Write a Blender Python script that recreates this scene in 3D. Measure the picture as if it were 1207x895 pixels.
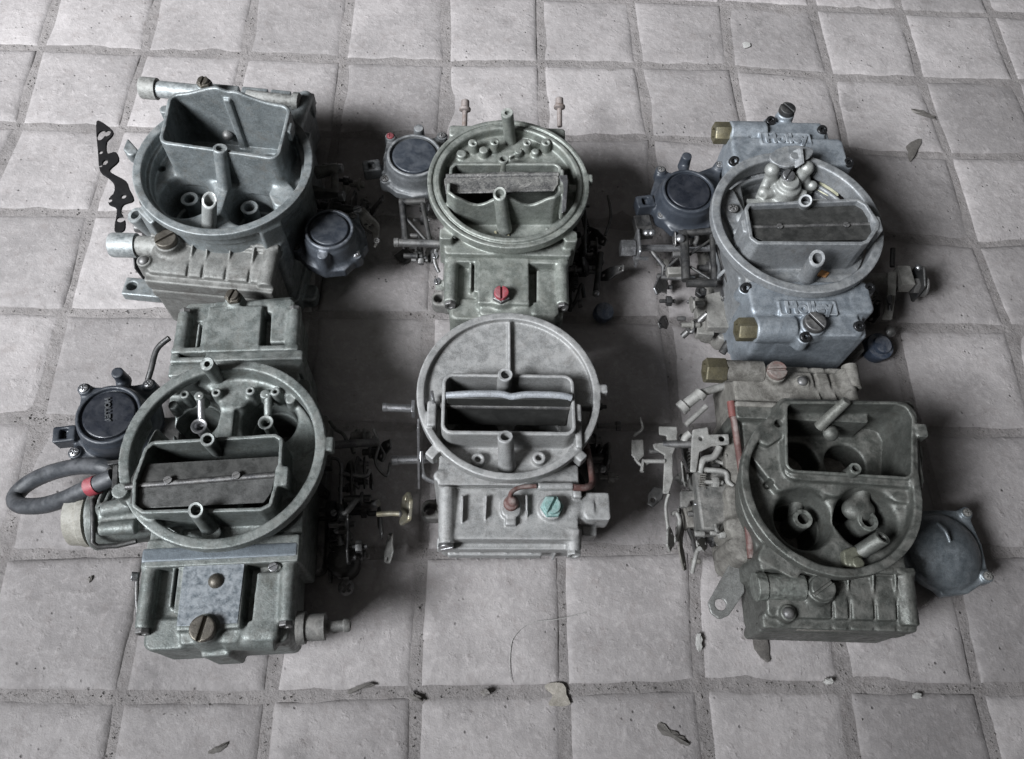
import bpy, math, random
import numpy as np
from mathutils import Vector, Matrix

scene = bpy.context.scene
for o in list(bpy.data.objects):
    bpy.data.objects.remove(o)
COL = scene.collection
rnd = random.Random(7)

# ------------------------------------------------------------------ camera
CAM_P = np.array([0.03443747, -0.75145819, 0.59437612])
CAM_R = (0.45668728, -0.04990955, -0.00821864)
CAM_F = 0.78890198
cam_d = bpy.data.cameras.new('camera')
cam = bpy.data.objects.new('camera', cam_d)
COL.objects.link(cam)
cam.location = CAM_P.tolist()
cam.rotation_euler = CAM_R
cam_d.sensor_fit = 'HORIZONTAL'
cam_d.sensor_width = 36
cam_d.lens = 36 * CAM_F
cam_d.clip_start = 0.01
cam_d.clip_end = 50
scene.camera = cam

# ------------------------------------------------------------------ light
world = bpy.data.worlds.new('World')
scene.world = world
world.use_nodes = True
bg = world.node_tree.nodes['Background']
bg.inputs[0].default_value = (0.92, 0.96, 1.0, 1)
bg.inputs[1].default_value = 0.012

def area(name, loc, target, size, power, color, sy=None):
    d = bpy.data.lights.new(name, 'AREA')
    d.energy = power
    d.color = color
    d.size = size
    if sy:
        d.shape = 'RECTANGLE'
        d.size_y = sy
    o = bpy.data.objects.new(name, d)
    COL.objects.link(o)
    o.location = loc
    o.rotation_euler = (Vector(target) - Vector(loc)).to_track_quat('-Z', 'Y').to_euler()
    return o

door = area('open_doorway_light', (-1.55, -1.30, 1.62), (0.80, 1.40, 0.0), 1.00, 54, (0.92, 0.958, 1.0), 0.65)
door.data.spread = math.radians(78)
area('overhead_fill', (-0.35, -0.75, 2.6), (0.0, -0.40, 0.0), 1.8, 3.0, (1.0, 0.97, 0.945))  # weak soft fill added overhead for ambient

scene.render.engine = 'CYCLES'
scene.cycles.max_bounces = 6
scene.cycles.diffuse_bounces = 3
scene.cycles.glossy_bounces = 3
scene.view_settings.view_transform = 'Standard'
scene.view_settings.look = 'None'
scene.view_settings.gamma = 1
scene.view_settings.exposure = 0.0

# ------------------------------------------------------------------ helpers: space
def _rot(rx, ry, rz):
    c, s = math.cos, math.sin
    Rx = np.array([[1, 0, 0], [0, c(rx), -s(rx)], [0, s(rx), c(rx)]])
    Ry = np.array([[c(ry), 0, s(ry)], [0, 1, 0], [-s(ry), 0, c(ry)]])
    Rz = np.array([[c(rz), -s(rz), 0], [s(rz), c(rz), 0], [0, 0, 1]])
    return Rz @ Ry @ Rx
CAM_M = _rot(*CAM_R)

def at(x, y, z):
    """measured position in the photograph + known height -> place on the floor plan (metres)"""
    d = CAM_M @ np.array([(x - 603.5) / (CAM_F * 1207), -(y - 447.5) / (CAM_F * 1207), -1])
    return CAM_P + (z - CAM_P[2]) / d[2] * d

def empty(name, loc, rz=0.0):
    o = bpy.data.objects.new(name, None)
    COL.objects.link(o)
    o.location = loc
    o.rotation_euler = (0, 0, rz)
    o.empty_display_size = 0.02
    return o

def tag(o, label, cat, group=None, kind=None):
    if label: o['label'] = label
    if cat: o['category'] = cat
    if group: o['group'] = group
    if kind: o['kind'] = kind
    return o

# ------------------------------------------------------------------ helpers: implicit castings (units: cm)
def _ext(d2, Z, z0, z1, r):
    dz = np.abs(Z - (z0 + z1) / 2) - (z1 - z0) / 2
    a = d2 + r
    b = dz + r
    return np.sqrt(np.maximum(a, 0) ** 2 + np.maximum(b, 0) ** 2) + np.minimum(np.maximum(a, b), 0) - r

def rrect(cx, cy, hx, hy, z0, z1, rc=0.3, r=0.08, rz=0.0):
    e = math.hypot(hx, hy) if rz else None
    ex, ey = (e, e) if e else (hx, hy)
    def fn(X, Y, Z):
        x = X - cx; y = Y - cy
        if rz:
            c, s = math.cos(rz), math.sin(rz)
            x, y = x * c + y * s, -x * s + y * c
        qx = np.abs(x) - hx + rc
        qy = np.abs(y) - hy + rc
        d2 = np.sqrt(np.maximum(qx, 0) ** 2 + np.maximum(qy, 0) ** 2) + np.minimum(np.maximum(qx, qy), 0) - rc
        return _ext(d2, Z, z0, z1, r)
    return ((cx - ex, cy - ey, z0), (cx + ex, cy + ey, z1), fn)

def disc(cx, cy, rad, z0, z1, r=0.08, sx=1.0, sy=1.0):
    def fn(X, Y, Z):
        d2 = np.sqrt(((X - cx) / sx) ** 2 + ((Y - cy) / sy) ** 2) - rad
        return _ext(d2, Z, z0, z1, r)
    return ((cx - rad * sx, cy - rad * sy, z0), (cx + rad * sx, cy + rad * sy, z1), fn)

def ring(cx, cy, ri, ro, z0, z1, r=0.08):
    def fn(X, Y, Z):
        q = np.sqrt((X - cx) ** 2 + (Y - cy) ** 2)
        d2 = np.abs(q - (ri + ro) / 2) - (ro - ri) / 2
        return _ext(d2, Z, z0, z1, r)
    return ((cx - ro, cy - ro, z0), (cx + ro, cy + ro, z1), fn)

def cone(p0, p1, r0, r1=None, r=0.05):
    p0 = np.array(p0, float); p1 = np.array(p1, float)
    if r1 is None: r1 = r0
    L = np.linalg.norm(p1 - p0)
    a = (p1 - p0) / L
    m = max(r0, r1)
    def fn(X, Y, Z):
        x = X - p0[0]; y = Y - p0[1]; z = Z - p0[2]
        t = x * a[0] + y * a[1] + z * a[2]
        q = np.sqrt(np.maximum(x * x + y * y + z * z - t * t, 0))
        d2 = (q - (r0 + (r1 - r0) * np.clip(t / L, 0, 1)))
        return _ext(d2, t, 0, L, r)
    return (tuple(np.minimum(p0, p1) - m), tuple(np.maximum(p0, p1) + m), fn)

def ball(c, rad, s=(1, 1, 1)):
    def fn(X, Y, Z):
        q = np.sqrt(((X - c[0]) / s[0]) ** 2 + ((Y - c[1]) / s[1]) ** 2 + ((Z - c[2]) / s[2]) ** 2)
        return (q - rad) * min(s)
    return (tuple(c[i] - rad * s[i] for i in range(3)), tuple(c[i] + rad * s[i] for i in range(3)), fn)

def inset(pts, d):
    P = np.array(pts, float)[:, :2]
    n = len(P)
    A = 0.5 * sum(P[i][0] * P[(i + 1) % n][1] - P[(i + 1) % n][0] * P[i][1] for i in range(n))
    if A < 0: P = P[::-1]
    out = []
    for i in range(n):
        a, b, c = P[i - 1], P[i], P[(i + 1) % n]
        e0 = (b - a) / np.linalg.norm(b - a); e1 = (c - b) / np.linalg.norm(c - b)
        n0 = np.array([-e0[1], e0[0]]); n1 = np.array([-e1[1], e1[0]])
        m = n0 + n1
        out.append(b + d * m / max(1 + n0 @ n1, 0.3))
    return np.array(out)

def poly2d(P, X, Y):
    d = np.full(np.broadcast(X, Y).shape, 1e9)
    s = np.ones(d.shape)
    n = len(P)
    j = n - 1
    for i in range(n):
        ex, ey = P[j] - P[i]
        wx = X - P[i][0]; wy = Y - P[i][1]
        t = np.clip((wx * ex + wy * ey) / (ex * ex + ey * ey + 1e-12), 0, 1)
        bx = wx - ex * t; by = wy - ey * t
        d = np.minimum(d, bx * bx + by * by)
        c1 = Y >= P[i][1]; c2 = Y < P[j][1]; c3 = ex * wy > ey * wx
        flip = (c1 & c2 & c3) | (~c1 & ~c2 & ~c3)
        s = np.where(flip, -s, s)
        j = i
    return s * np.sqrt(d)

def poly(pts, z0, z1, rc=0.0, off=0.0, r=0.08):
    P = inset(pts, rc) if rc else np.array(pts, float)[:, :2]
    m = rc + off
    lo = P.min(0) - max(m, 0); hi = P.max(0) + max(m, 0)
    def fn(X, Y, Z):
        return _ext(poly2d(P, X, Y) - m, Z, z0, z1, r)
    return ((lo[0], lo[1], z0), (hi[0], hi[1], z1), fn)

def both(a, b):
    lo = tuple(max(a[0][i], b[0][i]) for i in range(3)); hi = tuple(min(a[1][i], b[1][i]) for i in range(3))
    return (lo, hi, lambda X, Y, Z: np.maximum(a[2](X, Y, Z), b[2](X, Y, Z)))

def above(zfn, base):
    """the part of prim `base` above the height zfn(X, Y)"""
    return (base[0], base[1], lambda X, Y, Z: np.maximum((zfn(X, Y) - Z) * 0.8, base[2](X, Y, Z)))

class Cast:
    def __init__(self, lo, hi, h=0.1):
        self.h = h
        self.lo = np.array(lo, float) - 3 * h
        n = np.ceil((np.array(hi, float) + 3 * h - self.lo) / h).astype(int) + 1
        self.n = n
        self.f = np.full(tuple(n), 3.0, np.float32)
    def blk(self, lo, hi, pad):
        i0 = np.maximum(np.floor((np.array(lo) - pad - self.lo) / self.h).astype(int), 0)
        i1 = np.minimum(np.ceil((np.array(hi) + pad - self.lo) / self.h).astype(int) + 1, self.n)
        if (i1 <= i0).any(): return None
        sl = tuple(slice(a, b) for a, b in zip(i0, i1))
        ax = [(self.lo[k] + self.h * np.arange(i0[k], i1[k])) for k in range(3)]
        return sl, ax[0][:, None, None], ax[1][None, :, None], ax[2][None, None, :]
    def add(self, pr, k=0.0):
        b = self.blk(pr[0], pr[1], k + 3 * self.h)
        if b is None: return self
        sl, X, Y, Z = b
        d = pr[2](X, Y, Z).astype(np.float32); f = self.f[sl]
        if k:
            h = np.maximum(k - np.abs(d - f), 0)
            self.f[sl] = np.minimum(d, f) - h * h / (4 * k)
        else:
            self.f[sl] = np.minimum(d, f)
        return self
    def cut(self, pr, k=0.0):
        b = self.blk(pr[0], pr[1], k + 3 * self.h)
        if b is None: return self
        sl, X, Y, Z = b
        d = -pr[2](X, Y, Z).astype(np.float32); f = self.f[sl]
        if k:
            h = np.maximum(k - np.abs(d - f), 0)
            self.f[sl] = np.maximum(d, f) + h * h / (4 * k)
        else:
            self.f[sl] = np.maximum(d, f)
        return self
    def adds(self, prs, k=0.0):
        for p in prs: self.add(p, k)
        return self
    def mesh(self, name, mat4=None, wob=0.0):
        f = self.f
        if wob:
            g = np.random.RandomState(3)
            q = [self.lo[k] + self.h * np.arange(self.n[k]) for k in range(3)]
            w = np.zeros_like(f)
            for _ in range(5):
                v = g.normal(size=3) * 1.6
                w += np.sin(q[0] * v[0] + g.rand() * 6)[:, None, None] * np.sin(q[1] * v[1] + g.rand() * 6)[None, :, None] * np.sin(q[2] * v[2] + g.rand() * 6)[None, None, :]
            f = f + (wob * w).astype(np.float32)
        # close the border
        f = f.copy()
        for ax in range(3):
            s = [slice(None)] * 3
            s[ax] = 0; f[tuple(s)] = np.maximum(f[tuple(s)], 0.5 * self.h)
            s[ax] = -1; f[tuple(s)] = np.maximum(f[tuple(s)], 0.5 * self.h)
        ins = f < 0
        cnt = np.zeros(tuple(self.n - 1), np.int8)
        offs = [(i, j, k) for i in (0, 1) for j in (0, 1) for k in (0, 1)]
        nx, ny, nz = self.n - 1
        for i, j, k in offs:
            cnt += ins[i:i + nx, j:j + ny, k:k + nz]
        act = (cnt > 0) & (cnt < 8)
        idx = np.full(act.shape, -1, np.int64)
        I, J, K = np.nonzero(act)
        idx[I, J, K] = np.arange(len(I))
        cv = np.stack([f[I + i, J + j, K + k] for i, j, k in offs], 1)
        acc = np.zeros((len(I), 3)); num = np.zeros(len(I))
        for a in range(8):
            for b in range(a + 1, 8):
                oa, ob = np.array(offs[a]), np.array(offs[b])
                if np.abs(oa - ob).sum() != 1: continue
                va, vb = cv[:, a], cv[:, b]
                m = (va < 0) != (vb < 0)
                t = np.where(m, va / np.where(m, va - vb, 1), 0)
                acc += np.where(m[:, None], oa + t[:, None] * (ob - oa), 0)
                num += m
        V = self.lo + self.h * (np.stack([I, J, K], 1) + acc / num[:, None])
        quads = []
        for ax in range(3):
            o1, o2 = (ax + 1) % 3, (ax + 2) % 3
            sa = [slice(None)] * 3; sb = [slice(None)] * 3
            sa[ax] = slice(0, -1); sb[ax] = slice(1, None)
            A = ins[tuple(sa)]; B = ins[tuple(sb)]
            E = np.stack(np.nonzero(A != B), 1)
            ok = (E[:, o1] > 0) & (E[:, o2] > 0) & (E[:, o1] < self.n[o1] - 1) & (E[:, o2] < self.n[o2] - 1)
            E = E[ok]
            fl = A[E[:, 0], E[:, 1], E[:, 2]]
            def cell(d1, d2):
                c = E.copy(); c[:, o1] += d1; c[:, o2] += d2
                return idx[c[:, 0], c[:, 1], c[:, 2]]
            q = np.stack([cell(-1, -1), cell(0, -1), cell(0, 0), cell(-1, 0)], 1)
            q[~fl] = q[~fl][:, ::-1]
            quads.append(q)
        Q = np.concatenate(quads)
        if mat4 is not None:
            M4 = np.array(mat4)
            V = V @ M4[:3, :3].T + M4[:3, 3]
        V = V * 0.01
        me = bpy.data.meshes.new(name)
        me.vertices.add(len(V)); me.vertices.foreach_set('co', V.astype(np.float32).ravel())
        me.loops.add(len(Q) * 4); me.loops.foreach_set('vertex_index', Q.astype(np.int32).ravel())
        me.polygons.add(len(Q)); me.polygons.foreach_set('loop_start', np.arange(0, len(Q) * 4, 4, dtype=np.int32))
        me.polygons.foreach_set('use_smooth', np.ones(len(Q), bool))
        me.update(calc_edges=True)
        return me

def part(name, me, mat, parent):
    o = bpy.data.objects.new(name, me)
    COL.objects.link(o)
    if mat is not None and not me.materials: me.materials.append(mat)
    o.parent = parent
    return o

# ------------------------------------------------------------------ helpers: turned, bent and plate parts (cm)
def frame(a):
    a = Vector(a).normalized()
    u = a.cross(Vector((0, 0, 1)))
    if u.length < 1e-3: u = Vector((1, 0, 0))
    u.normalize()
    return a, u, a.cross(u)

class MB:
    def __init__(self): self.v = []; self.f = []
    def rings(self, rs, close_a=True, close_b=True):
        n = len(rs[0]); b = len(self.v)
        for r in rs: self.v += [tuple(x) for x in r]
        for i in range(len(rs) - 1):
            for k in range(n):
                self.f.append((b + i * n + k, b + i * n + (k + 1) % n, b + (i + 1) * n + (k + 1) % n, b + (i + 1) * n + k))
        if close_a: self.f.append(tuple(b + k for k in reversed(range(n))))
        if close_b: self.f.append(tuple(b + (len(rs) - 1) * n + k for k in range(n)))
        return self
    def lathe(self, p0, axis, prof, n=20, slant=None):
        """prof: list of (distance along axis, radius); slant: vector tilting the last rings"""
        a, u, w = frame(axis)
        p0 = Vector(p0); rs = []
        for (t, r) in prof:
            rr = []
            for k in range(n):
                th = 2 * math.pi * k / n
                off = (u * math.cos(th) + w * math.sin(th)) * r
                q = p0 + a * t + off
                if slant is not None and t > prof[0][0] + 1e-6:
                    q = q + a * off.dot(Vector(slant))
                rr.append(q)
            rs.append(rr)
        return self.rings(rs)
    def cyl(self, p0, p1, r, r1=None, n=16, c=0.04):
        p0 = Vector(p0); p1 = Vector(p1); L = (p1 - p0).length
        r1 = r if r1 is None else r1
        c = min(c, L * .3, r * .4, r1 * .4)
        return self.lathe(p0, p1 - p0, [(0, r - c), (c, r), (L - c, r1), (L, r1 - c)], n)
    def hexa(self, p0, p1, r, turn=0.0):
        p0 = Vector(p0); p1 = Vector(p1); a, u, w = frame(p1 - p0); L = (p1 - p0).length
        rs = []
        for t, q in ((0, r * .96), (.06 * L, r), (.86 * L, r), (L, r * .9)):
            rs.append([p0 + a * t + (u * math.cos(turn + k * math.pi / 3) + w * math.sin(turn + k * math.pi / 3)) * q for k in range(6)])
        return self.rings(rs)
    def path(self, pts, r, n=10, sub=6, smooth=True):
        P = [Vector(p) for p in pts]
        if smooth and len(P) > 2:
            out = []
            for i in range(len(P) - 1):
                a = P[max(i - 1, 0)]; b = P[i]; c = P[i + 1]; d = P[min(i + 2, len(P) - 1)]
                for k in range(sub):
                    t = k / sub
                    out.append(0.5 * ((2 * b) + (c - a) * t + (2 * a - 5 * b + 4 * c - d) * t * t + (3 * b - a - 3 * c + d) * t ** 3))
            out.append(P[-1]); P = out
        rs = []; u = None
        for i, p in enumerate(P):
            t = (P[min(i + 1, len(P) - 1)] - P[max(i - 1, 0)]).normalized()
            if u is None: u = frame(t)[1]
            u = (u - t * u.dot(t)).normalized(); w = t.cross(u)
            rr = r[min(i, len(r) - 1)] if isinstance(r, (list, tuple)) else r
            rs.append([p + (u * math.cos(2 * math.pi * k / n) + w * math.sin(2 * math.pi * k / n)) * rr for k in range(n)])
        return self.rings(rs)
    def box(self, c, s, rz=0.0, rx=0.0, ry=0.0):
        from mathutils import Euler
        R = Euler((rx, ry, rz)).to_matrix(); b = len(self.v)
        for i in (-1, 1):
            for j in (-1, 1):
                for k in (-1, 1):
                    self.v.append(tuple(Vector(c) + R @ Vector((i * s[0] / 2, j * s[1] / 2, k * s[2] / 2))))
        for q in ((0, 1, 3, 2), (4, 6, 7, 5), (0, 4, 5, 1), (2, 3, 7, 6), (0, 2, 6, 4), (1, 5, 7, 3)):
            self.f.append(tuple(b + i for i in q))
        return self
    def prism(self, pts, z0, z1):
        P = np.array(pts, float)[:, :2]
        n = len(P)
        A = sum(P[i][0] * P[(i + 1) % n][1] - P[(i + 1) % n][0] * P[i][1] for i in range(n))
        if A < 0: P = P[::-1]
        return self.rings([[(x, y, z0) for x, y in P], [(x, y, z1) for x, y in P]])
    def sheet(self, pts, n, t):
        """flat polygon in space (cm points), thickened by t along n"""
        P = [Vector(p) for p in pts]; n = Vector(n).normalized() * t
        nn = Vector((0, 0, 0))
        for i in range(len(P)):
            nn += (P[i] - P[0]).cross(P[(i + 1) % len(P)] - P[0])
        if nn.dot(n) < 0: P = P[::-1]
        return self.rings([P, [p + n for p in P]])
    def mesh(self, name, ang=38):
        me = bpy.data.meshes.new(name)
        me.from_pydata([(x * .01, y * .01, z * .01) for x, y, z in self.v], [], self.f)
        me.update()
        me.shade_smooth()
        me.set_sharp_from_angle(angle=math.radians(ang))
        return me
    def build(self, name, mat, parent, bevel=0.0, ang=38):
        o = part(name, self.mesh(name, ang), mat, parent)
        if bevel:
            m = o.modifiers.new('edge', 'BEVEL')
            m.width = bevel * .01; m.segments = 2; m.limit_method = 'ANGLE'; m.angle_limit = math.radians(40)
        return o

# ------------------------------------------------------------------ materials
class NT:
    def __init__(self, name):
        self.m = bpy.data.materials.new(name); self.m.use_nodes = True
        self.t = self.m.node_tree; self.b = self.t.nodes['Principled BSDF']
        self.co = self.t.nodes.new('ShaderNodeTexCoord')
    def n(self, kind, **kw):
        x = self.t.nodes.new('ShaderNode' + kind)
        for k, v in kw.items(): setattr(x, k, v)
        return x
    def l(self, a, b): self.t.links.new(a, b)
    def noise(self, scale, detail=4, rough=0.55, dist=0.0, off=0.0, coord='Object', stretch=None):
        mp = self.n('Mapping'); mp.inputs['Location'].default_value = (off, off * 1.7, off * .6)
        if stretch: mp.inputs['Scale'].default_value = stretch
        self.l(self.co.outputs[coord], mp.inputs[0])
        x = self.n('TexNoise'); x.inputs['Scale'].default_value = scale; x.inputs['Detail'].default_value = detail
        x.inputs['Roughness'].default_value = rough; x.inputs['Distortion'].default_value = dist
        self.l(mp.outputs[0], x.inputs['Vector'])
        return x.outputs['Fac']
    def ramp(self, src, a, b, lo=0.0, hi=1.0):
        x = self.n('MapRange'); x.inputs[1].default_value = a; x.inputs[2].default_value = b
        x.inputs[3].default_value = lo; x.inputs[4].default_value = hi
        self.l(src, x.inputs[0]); return x.outputs[0]
    def mix(self, fac, a, b, mode='MIX'):
        x = self.n('Mix', data_type='RGBA', blend_type=mode)
        if isinstance(fac, float): x.inputs[0].default_value = fac
        else: self.l(fac, x.inputs[0])
        for i, c in ((6, a), (7, b)):
            if isinstance(c, tuple): x.inputs[i].default_value = (*c, 1)
            else: self.l(c, x.inputs[i])
        return x.outputs[2]
    def math(self, op, a, b=0.0):
        x = self.n('Math', operation=op)
        for i, c in ((0, a), (1, b)):
            if isinstance(c, (int, float)): x.inputs[i].default_value = c
            else: self.l(c, x.inputs[i])
        return x.outputs[0]
    def bump(self, src, strength, dist=0.001, prev=None):
        x = self.n('Bump'); x.inputs['Strength'].default_value = strength; x.inputs['Distance'].default_value = dist
        self.l(src, x.inputs['Height'])
        if prev is not None: self.l(prev, x.inputs['Normal'])
        return x.outputs[0]

def metal(name, c1, c2, dirt, rough=0.5, met=0.5, dirt_amt=0.5, dust=None, dust_amt=0.0, bump=0.25, seed=0.0, wear=None, scale=70, k=1.0, clean=0.0):
    t = NT(name); b = t.b
    c1, c2, dirt = [tuple(x * k for x in q) for q in (c1, c2, dirt)]
    if wear: wear = tuple(x * (k * .6 + .4) for x in wear)
    if dust: dust = tuple(x * (k * .5 + .5) for x in dust)
    big = t.noise(scale, 6, .62, .6, seed)
    fine = t.noise(900, 3, .6, 0, seed)
    mid = t.noise(260, 5, .65, .3, seed + 3)
    col = t.mix(t.ramp(big, .36, .64), tuple(x * .90 for x in c1), tuple(x * 1.06 for x in c2))
    patch = t.ramp(t.noise(scale * .35, 7, .66, 1.4, seed + 14), .50, .68)
    col = t.mix(t.math('MULTIPLY', patch, .26 - .2 * clean), col, tuple(x * .5 + y * .25 for x, y in zip(dirt, c1)))
    wash = t.ramp(t.noise(scale * 4.5, 8, .78, .4, seed + 33), .46, .66)
    col = t.mix(t.math('MULTIPLY', wash, .40 - .32 * clean), col, dirt)
    dm = t.ramp(t.math('ADD', t.math('MULTIPLY', t.noise(scale * .8, 8, .7, 1.2, seed + 9), .75), t.math('MULTIPLY', mid, .25)), .62 - .22 * dirt_amt, .80 - .22 * dirt_amt)
    col = t.mix(dm, col, dirt)
    grain = t.noise(1500, 2, .6, 0, seed + 5)
    spk = t.ramp(fine, .56, .70)
    col = t.mix(t.math('MULTIPLY', spk, .45 if clean < .5 else .15), col, dirt)
    ox = t.math('MULTIPLY', t.ramp(t.noise(420, 6, .72, .2, seed + 71), .60, .72), .30 if clean < .5 else .08)
    col = t.mix(ox, col, tuple(min(x * 1.5 + .03, .6) for x in c2))
    hv = t.n('HueSaturation'); t.l(t.ramp(grain, .25, .75, .72, 1.26), hv.inputs['Value']); t.l(col, hv.inputs['Color']); col = hv.outputs[0]
    r = t.math('ADD', t.ramp(mid, .3, .7, rough - .10, rough + .14), t.math('MULTIPLY', dm, .14))
    mt = t.ramp(dm, 0, 1, met, met * .25)
    if wear:
        g = t.n('NewGeometry')
        w = t.math('MULTIPLY', t.ramp(g.outputs['Pointiness'], .52, .60), t.ramp(mid, .35, .6))
        col = t.mix(w, col, wear)
    if dust:
        g2 = t.n('NewGeometry'); sp = t.n('SeparateXYZ'); t.l(g2.outputs['Normal'], sp.inputs[0])
        up = t.ramp(sp.outputs[2], .35, .95)
        dn = t.math('MULTIPLY', up, t.ramp(t.noise(110, 7, .68, .4, seed + 21), .42, .62))
        dn = t.math('MULTIPLY', dn, dust_amt)
        col = t.mix(dn, col, dust)
        x = t.n('Mix', data_type='FLOAT'); t.l(dn, x.inputs[0]); t.l(r, x.inputs[2]); x.inputs[3].default_value = .85; r = x.outputs[0]
        mt = t.math('MULTIPLY', mt, t.math('SUBTRACT', 1.0, dn))
    t.l(col, b.inputs['Base Color']); t.l(r, b.inputs['Roughness']); t.l(mt, b.inputs['Metallic'])
    n1 = t.bump(grain, bump * .9, .00025)
    n1 = t.bump(fine, bump * 1.1, .0004, n1)
    n2 = t.bump(mid, bump * 1.2, .0007, n1)
    t.l(n2, b.inputs['Normal'])
    return t.m

def plastic(name, c1, c2, rough=0.45, dust=(.35, .34, .34), dust_amt=.4, seed=0.0, bump=.1):
    return metal(name, c1, c2, tuple(x * .7 for x in c1), rough, 0.0, .3, dust, dust_amt, bump, seed, scale=60, clean=1.0)

def cement(name, tint, mortar=False):
    t = NT(name); b = t.b
    coord = 'Object'
    n1 = t.noise(9, 8, .62, .4, 1.0)
    n2 = t.noise(42, 8, .66, .12, 4.0)
    n3 = t.noise(160, 6, .7, .2, 8.0)
    n4 = t.noise(700, 4, .7, 0, 2.0)
    c = t.mix(t.ramp(n1, .30, .70), tuple(x * .74 for x in tint), tuple(min(x * 1.14, .9) for x in tint))
    c = t.mix(t.math('MULTIPLY', t.ramp(n2, .46, .68), .60), c, tuple(x * .66 for x in tint))
    c = t.mix(t.math('MULTIPLY', t.ramp(n3, .50, .68), .45), c, tuple(min(x * 1.38, .9) for x in tint))
    c = t.mix(t.math('MULTIPLY', t.ramp(t.noise(75, 9, .75, .3, 51.0), .53, .66), .40), c, tuple(x * y for x, y in zip(tint, (.62, .58, .56))))
    c = t.mix(t.math('MULTIPLY', t.ramp(n4, .58, .70), .30), c, tuple(x * .45 for x in tint))
    # pin-holes and grit
    v = t.n('TexVoronoi'); v.inputs['Scale'].default_value = 130; t.l(t.co.outputs[coord], v.inputs[0])
    pit = t.math('MULTIPLY', t.ramp(v.outputs['Distance'], .06, .16, 1, 0), t.ramp(t.noise(30, 3, .5, 0, 31), .54, .6))
    c = t.mix(t.math('MULTIPLY', pit, .8), c, tuple(x * .3 for x in tint))
    # large worn stains
    st = t.ramp(t.noise(17, 9, .74, .7, 17.0), .56, .72)
    c = t.mix(t.math('MULTIPLY', st, .60), c, tuple(x * .45 for x in tint))
    if not mortar:
        at_ = t.n('Attribute'); at_.attribute_name = 'edge'
        ed = t.math('MULTIPLY', t.ramp(at_.outputs['Fac'], .25, 1.0), t.ramp(t.noise(55, 8, .7, .8, 40), .36, .66))
        c = t.mix(t.math('MULTIPLY', ed, .75), c, tuple(x * .55 for x in tint))
        oi = t.n('ObjectInfo')
        k = t.ramp(oi.outputs['Random'], 0, 1, .80, 1.12)
        hs = t.n('HueSaturation'); t.l(k, hs.inputs['Value']); t.l(c, hs.inputs['Color']); c = hs.outputs[0]
    t.l(c, b.inputs['Base Color'])
    t.l(t.ramp(n2, .3, .7, .52, .78), b.inputs['Roughness'])
    b.inputs['Specular IOR Level'].default_value = .35
    h = t.math('ADD', t.math('MULTIPLY', n2, 1.2), t.math('MULTIPLY', n3, .5))
    h = t.math('SUBTRACT', h, t.math('MULTIPLY', pit, .6))
    nb = t.bump(h, .60 if not mortar else 1.0, .0020)
    nb = t.bump(t.ramp(t.noise(110, 4, .6, 0, 61), .60, .74), .35, .0012, nb)
    nb = t.bump(n4, .35 if not mortar else .8, .0006, nb)
    t.l(nb, b.inputs['Normal'])
    return t.m

M_TILE = cement('cement_tile', (.342, .317, .312))
M_MORTAR = cement('joint_mortar', (.252, .232, .226), True)

# ------------------------------------------------------------------ floor of square cement tiles
COLS = range(-8, 10)
ROWS = range(-11, 4)
meas = {(-4,-1):(46,55),(-3,-1):(170,60),(-2,-1):(288,63),(-1,-1):(405,68),(0,-1):(528,72),(1,-1):(638,72),(2,-1):(753,75),(3,-1):(863,78),(4,-1):(980,88),(5,-1):(1087,92),
        (-4,-2):(21,146),(-3,-2):(143,150),(2,-2):(768,160),(4,-2):(998,175),(5,-2):(1120,182),(-3,-3):(108,249),(5,-3):(1152,287),(-3,-4):(76,367),(5,-4):(1190,385),(0,-4):(508,370),
        (-3,-5):(45,493),(-3,-6):(3,655),(0,-6):(499,652),(1,-6):(662,650),(2,-6):(818,645),(4,-6):(1120,650),
        (-3,-7):(-35,818),(-2,-7):(140,822),(-1,-7):(318,822),(0,-7):(490,816),(1,-7):(665,812),(2,-7):(827,806),(3,-7):(998,810),(4,-7):(1155,812)}
corner = {}
for i in COLS:
    for j in ROWS:
        if (i, j) in meas:
            q = at(*meas[i, j], 0); corner[i, j] = np.array([q[0], q[1]])
        else:
            corner[i, j] = np.array([i * .1 + rnd.gauss(0, .0013), j * .1 + rnd.gauss(0, .0013)])
# smooth the measured drift into the unmeasured neighbours
for _ in range(3):
    for (i, j) in corner:
        if (i, j) in meas: continue
        ns = [(a, b) for a, b in ((i-1, j), (i+1, j), (i, j-1), (i, j+1)) if (a, b) in corner]
        d = sum((corner[n] - np.array(n) * .1) for n in ns) / len(ns)
        corner[i, j] = corner[i, j] * .5 + .5 * (np.array([i, j]) * .1 + d)

floor = MB()
N = 170
xs = np.linspace(-1.6, 1.8, N); ys = np.linspace(-2.0, 1.4, N)
floor.v = [(x * 100, y * 100, -.25 + .06 * math.sin(x * 60 + 1) * math.sin(y * 71) + .05 * math.sin(x * 143 + y * 37) ) for y in ys for x in xs]
floor.f = [(r * N + c, r * N + c + 1, (r + 1) * N + c + 1, (r + 1) * N + c) for r in range(N - 1) for c in range(N - 1)]
floor_o = floor.build('floor', M_MORTAR, None)
tag(floor_o, 'dusty floor of square grey cement tiles with dirt-filled joints', None, kind='structure')

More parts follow.
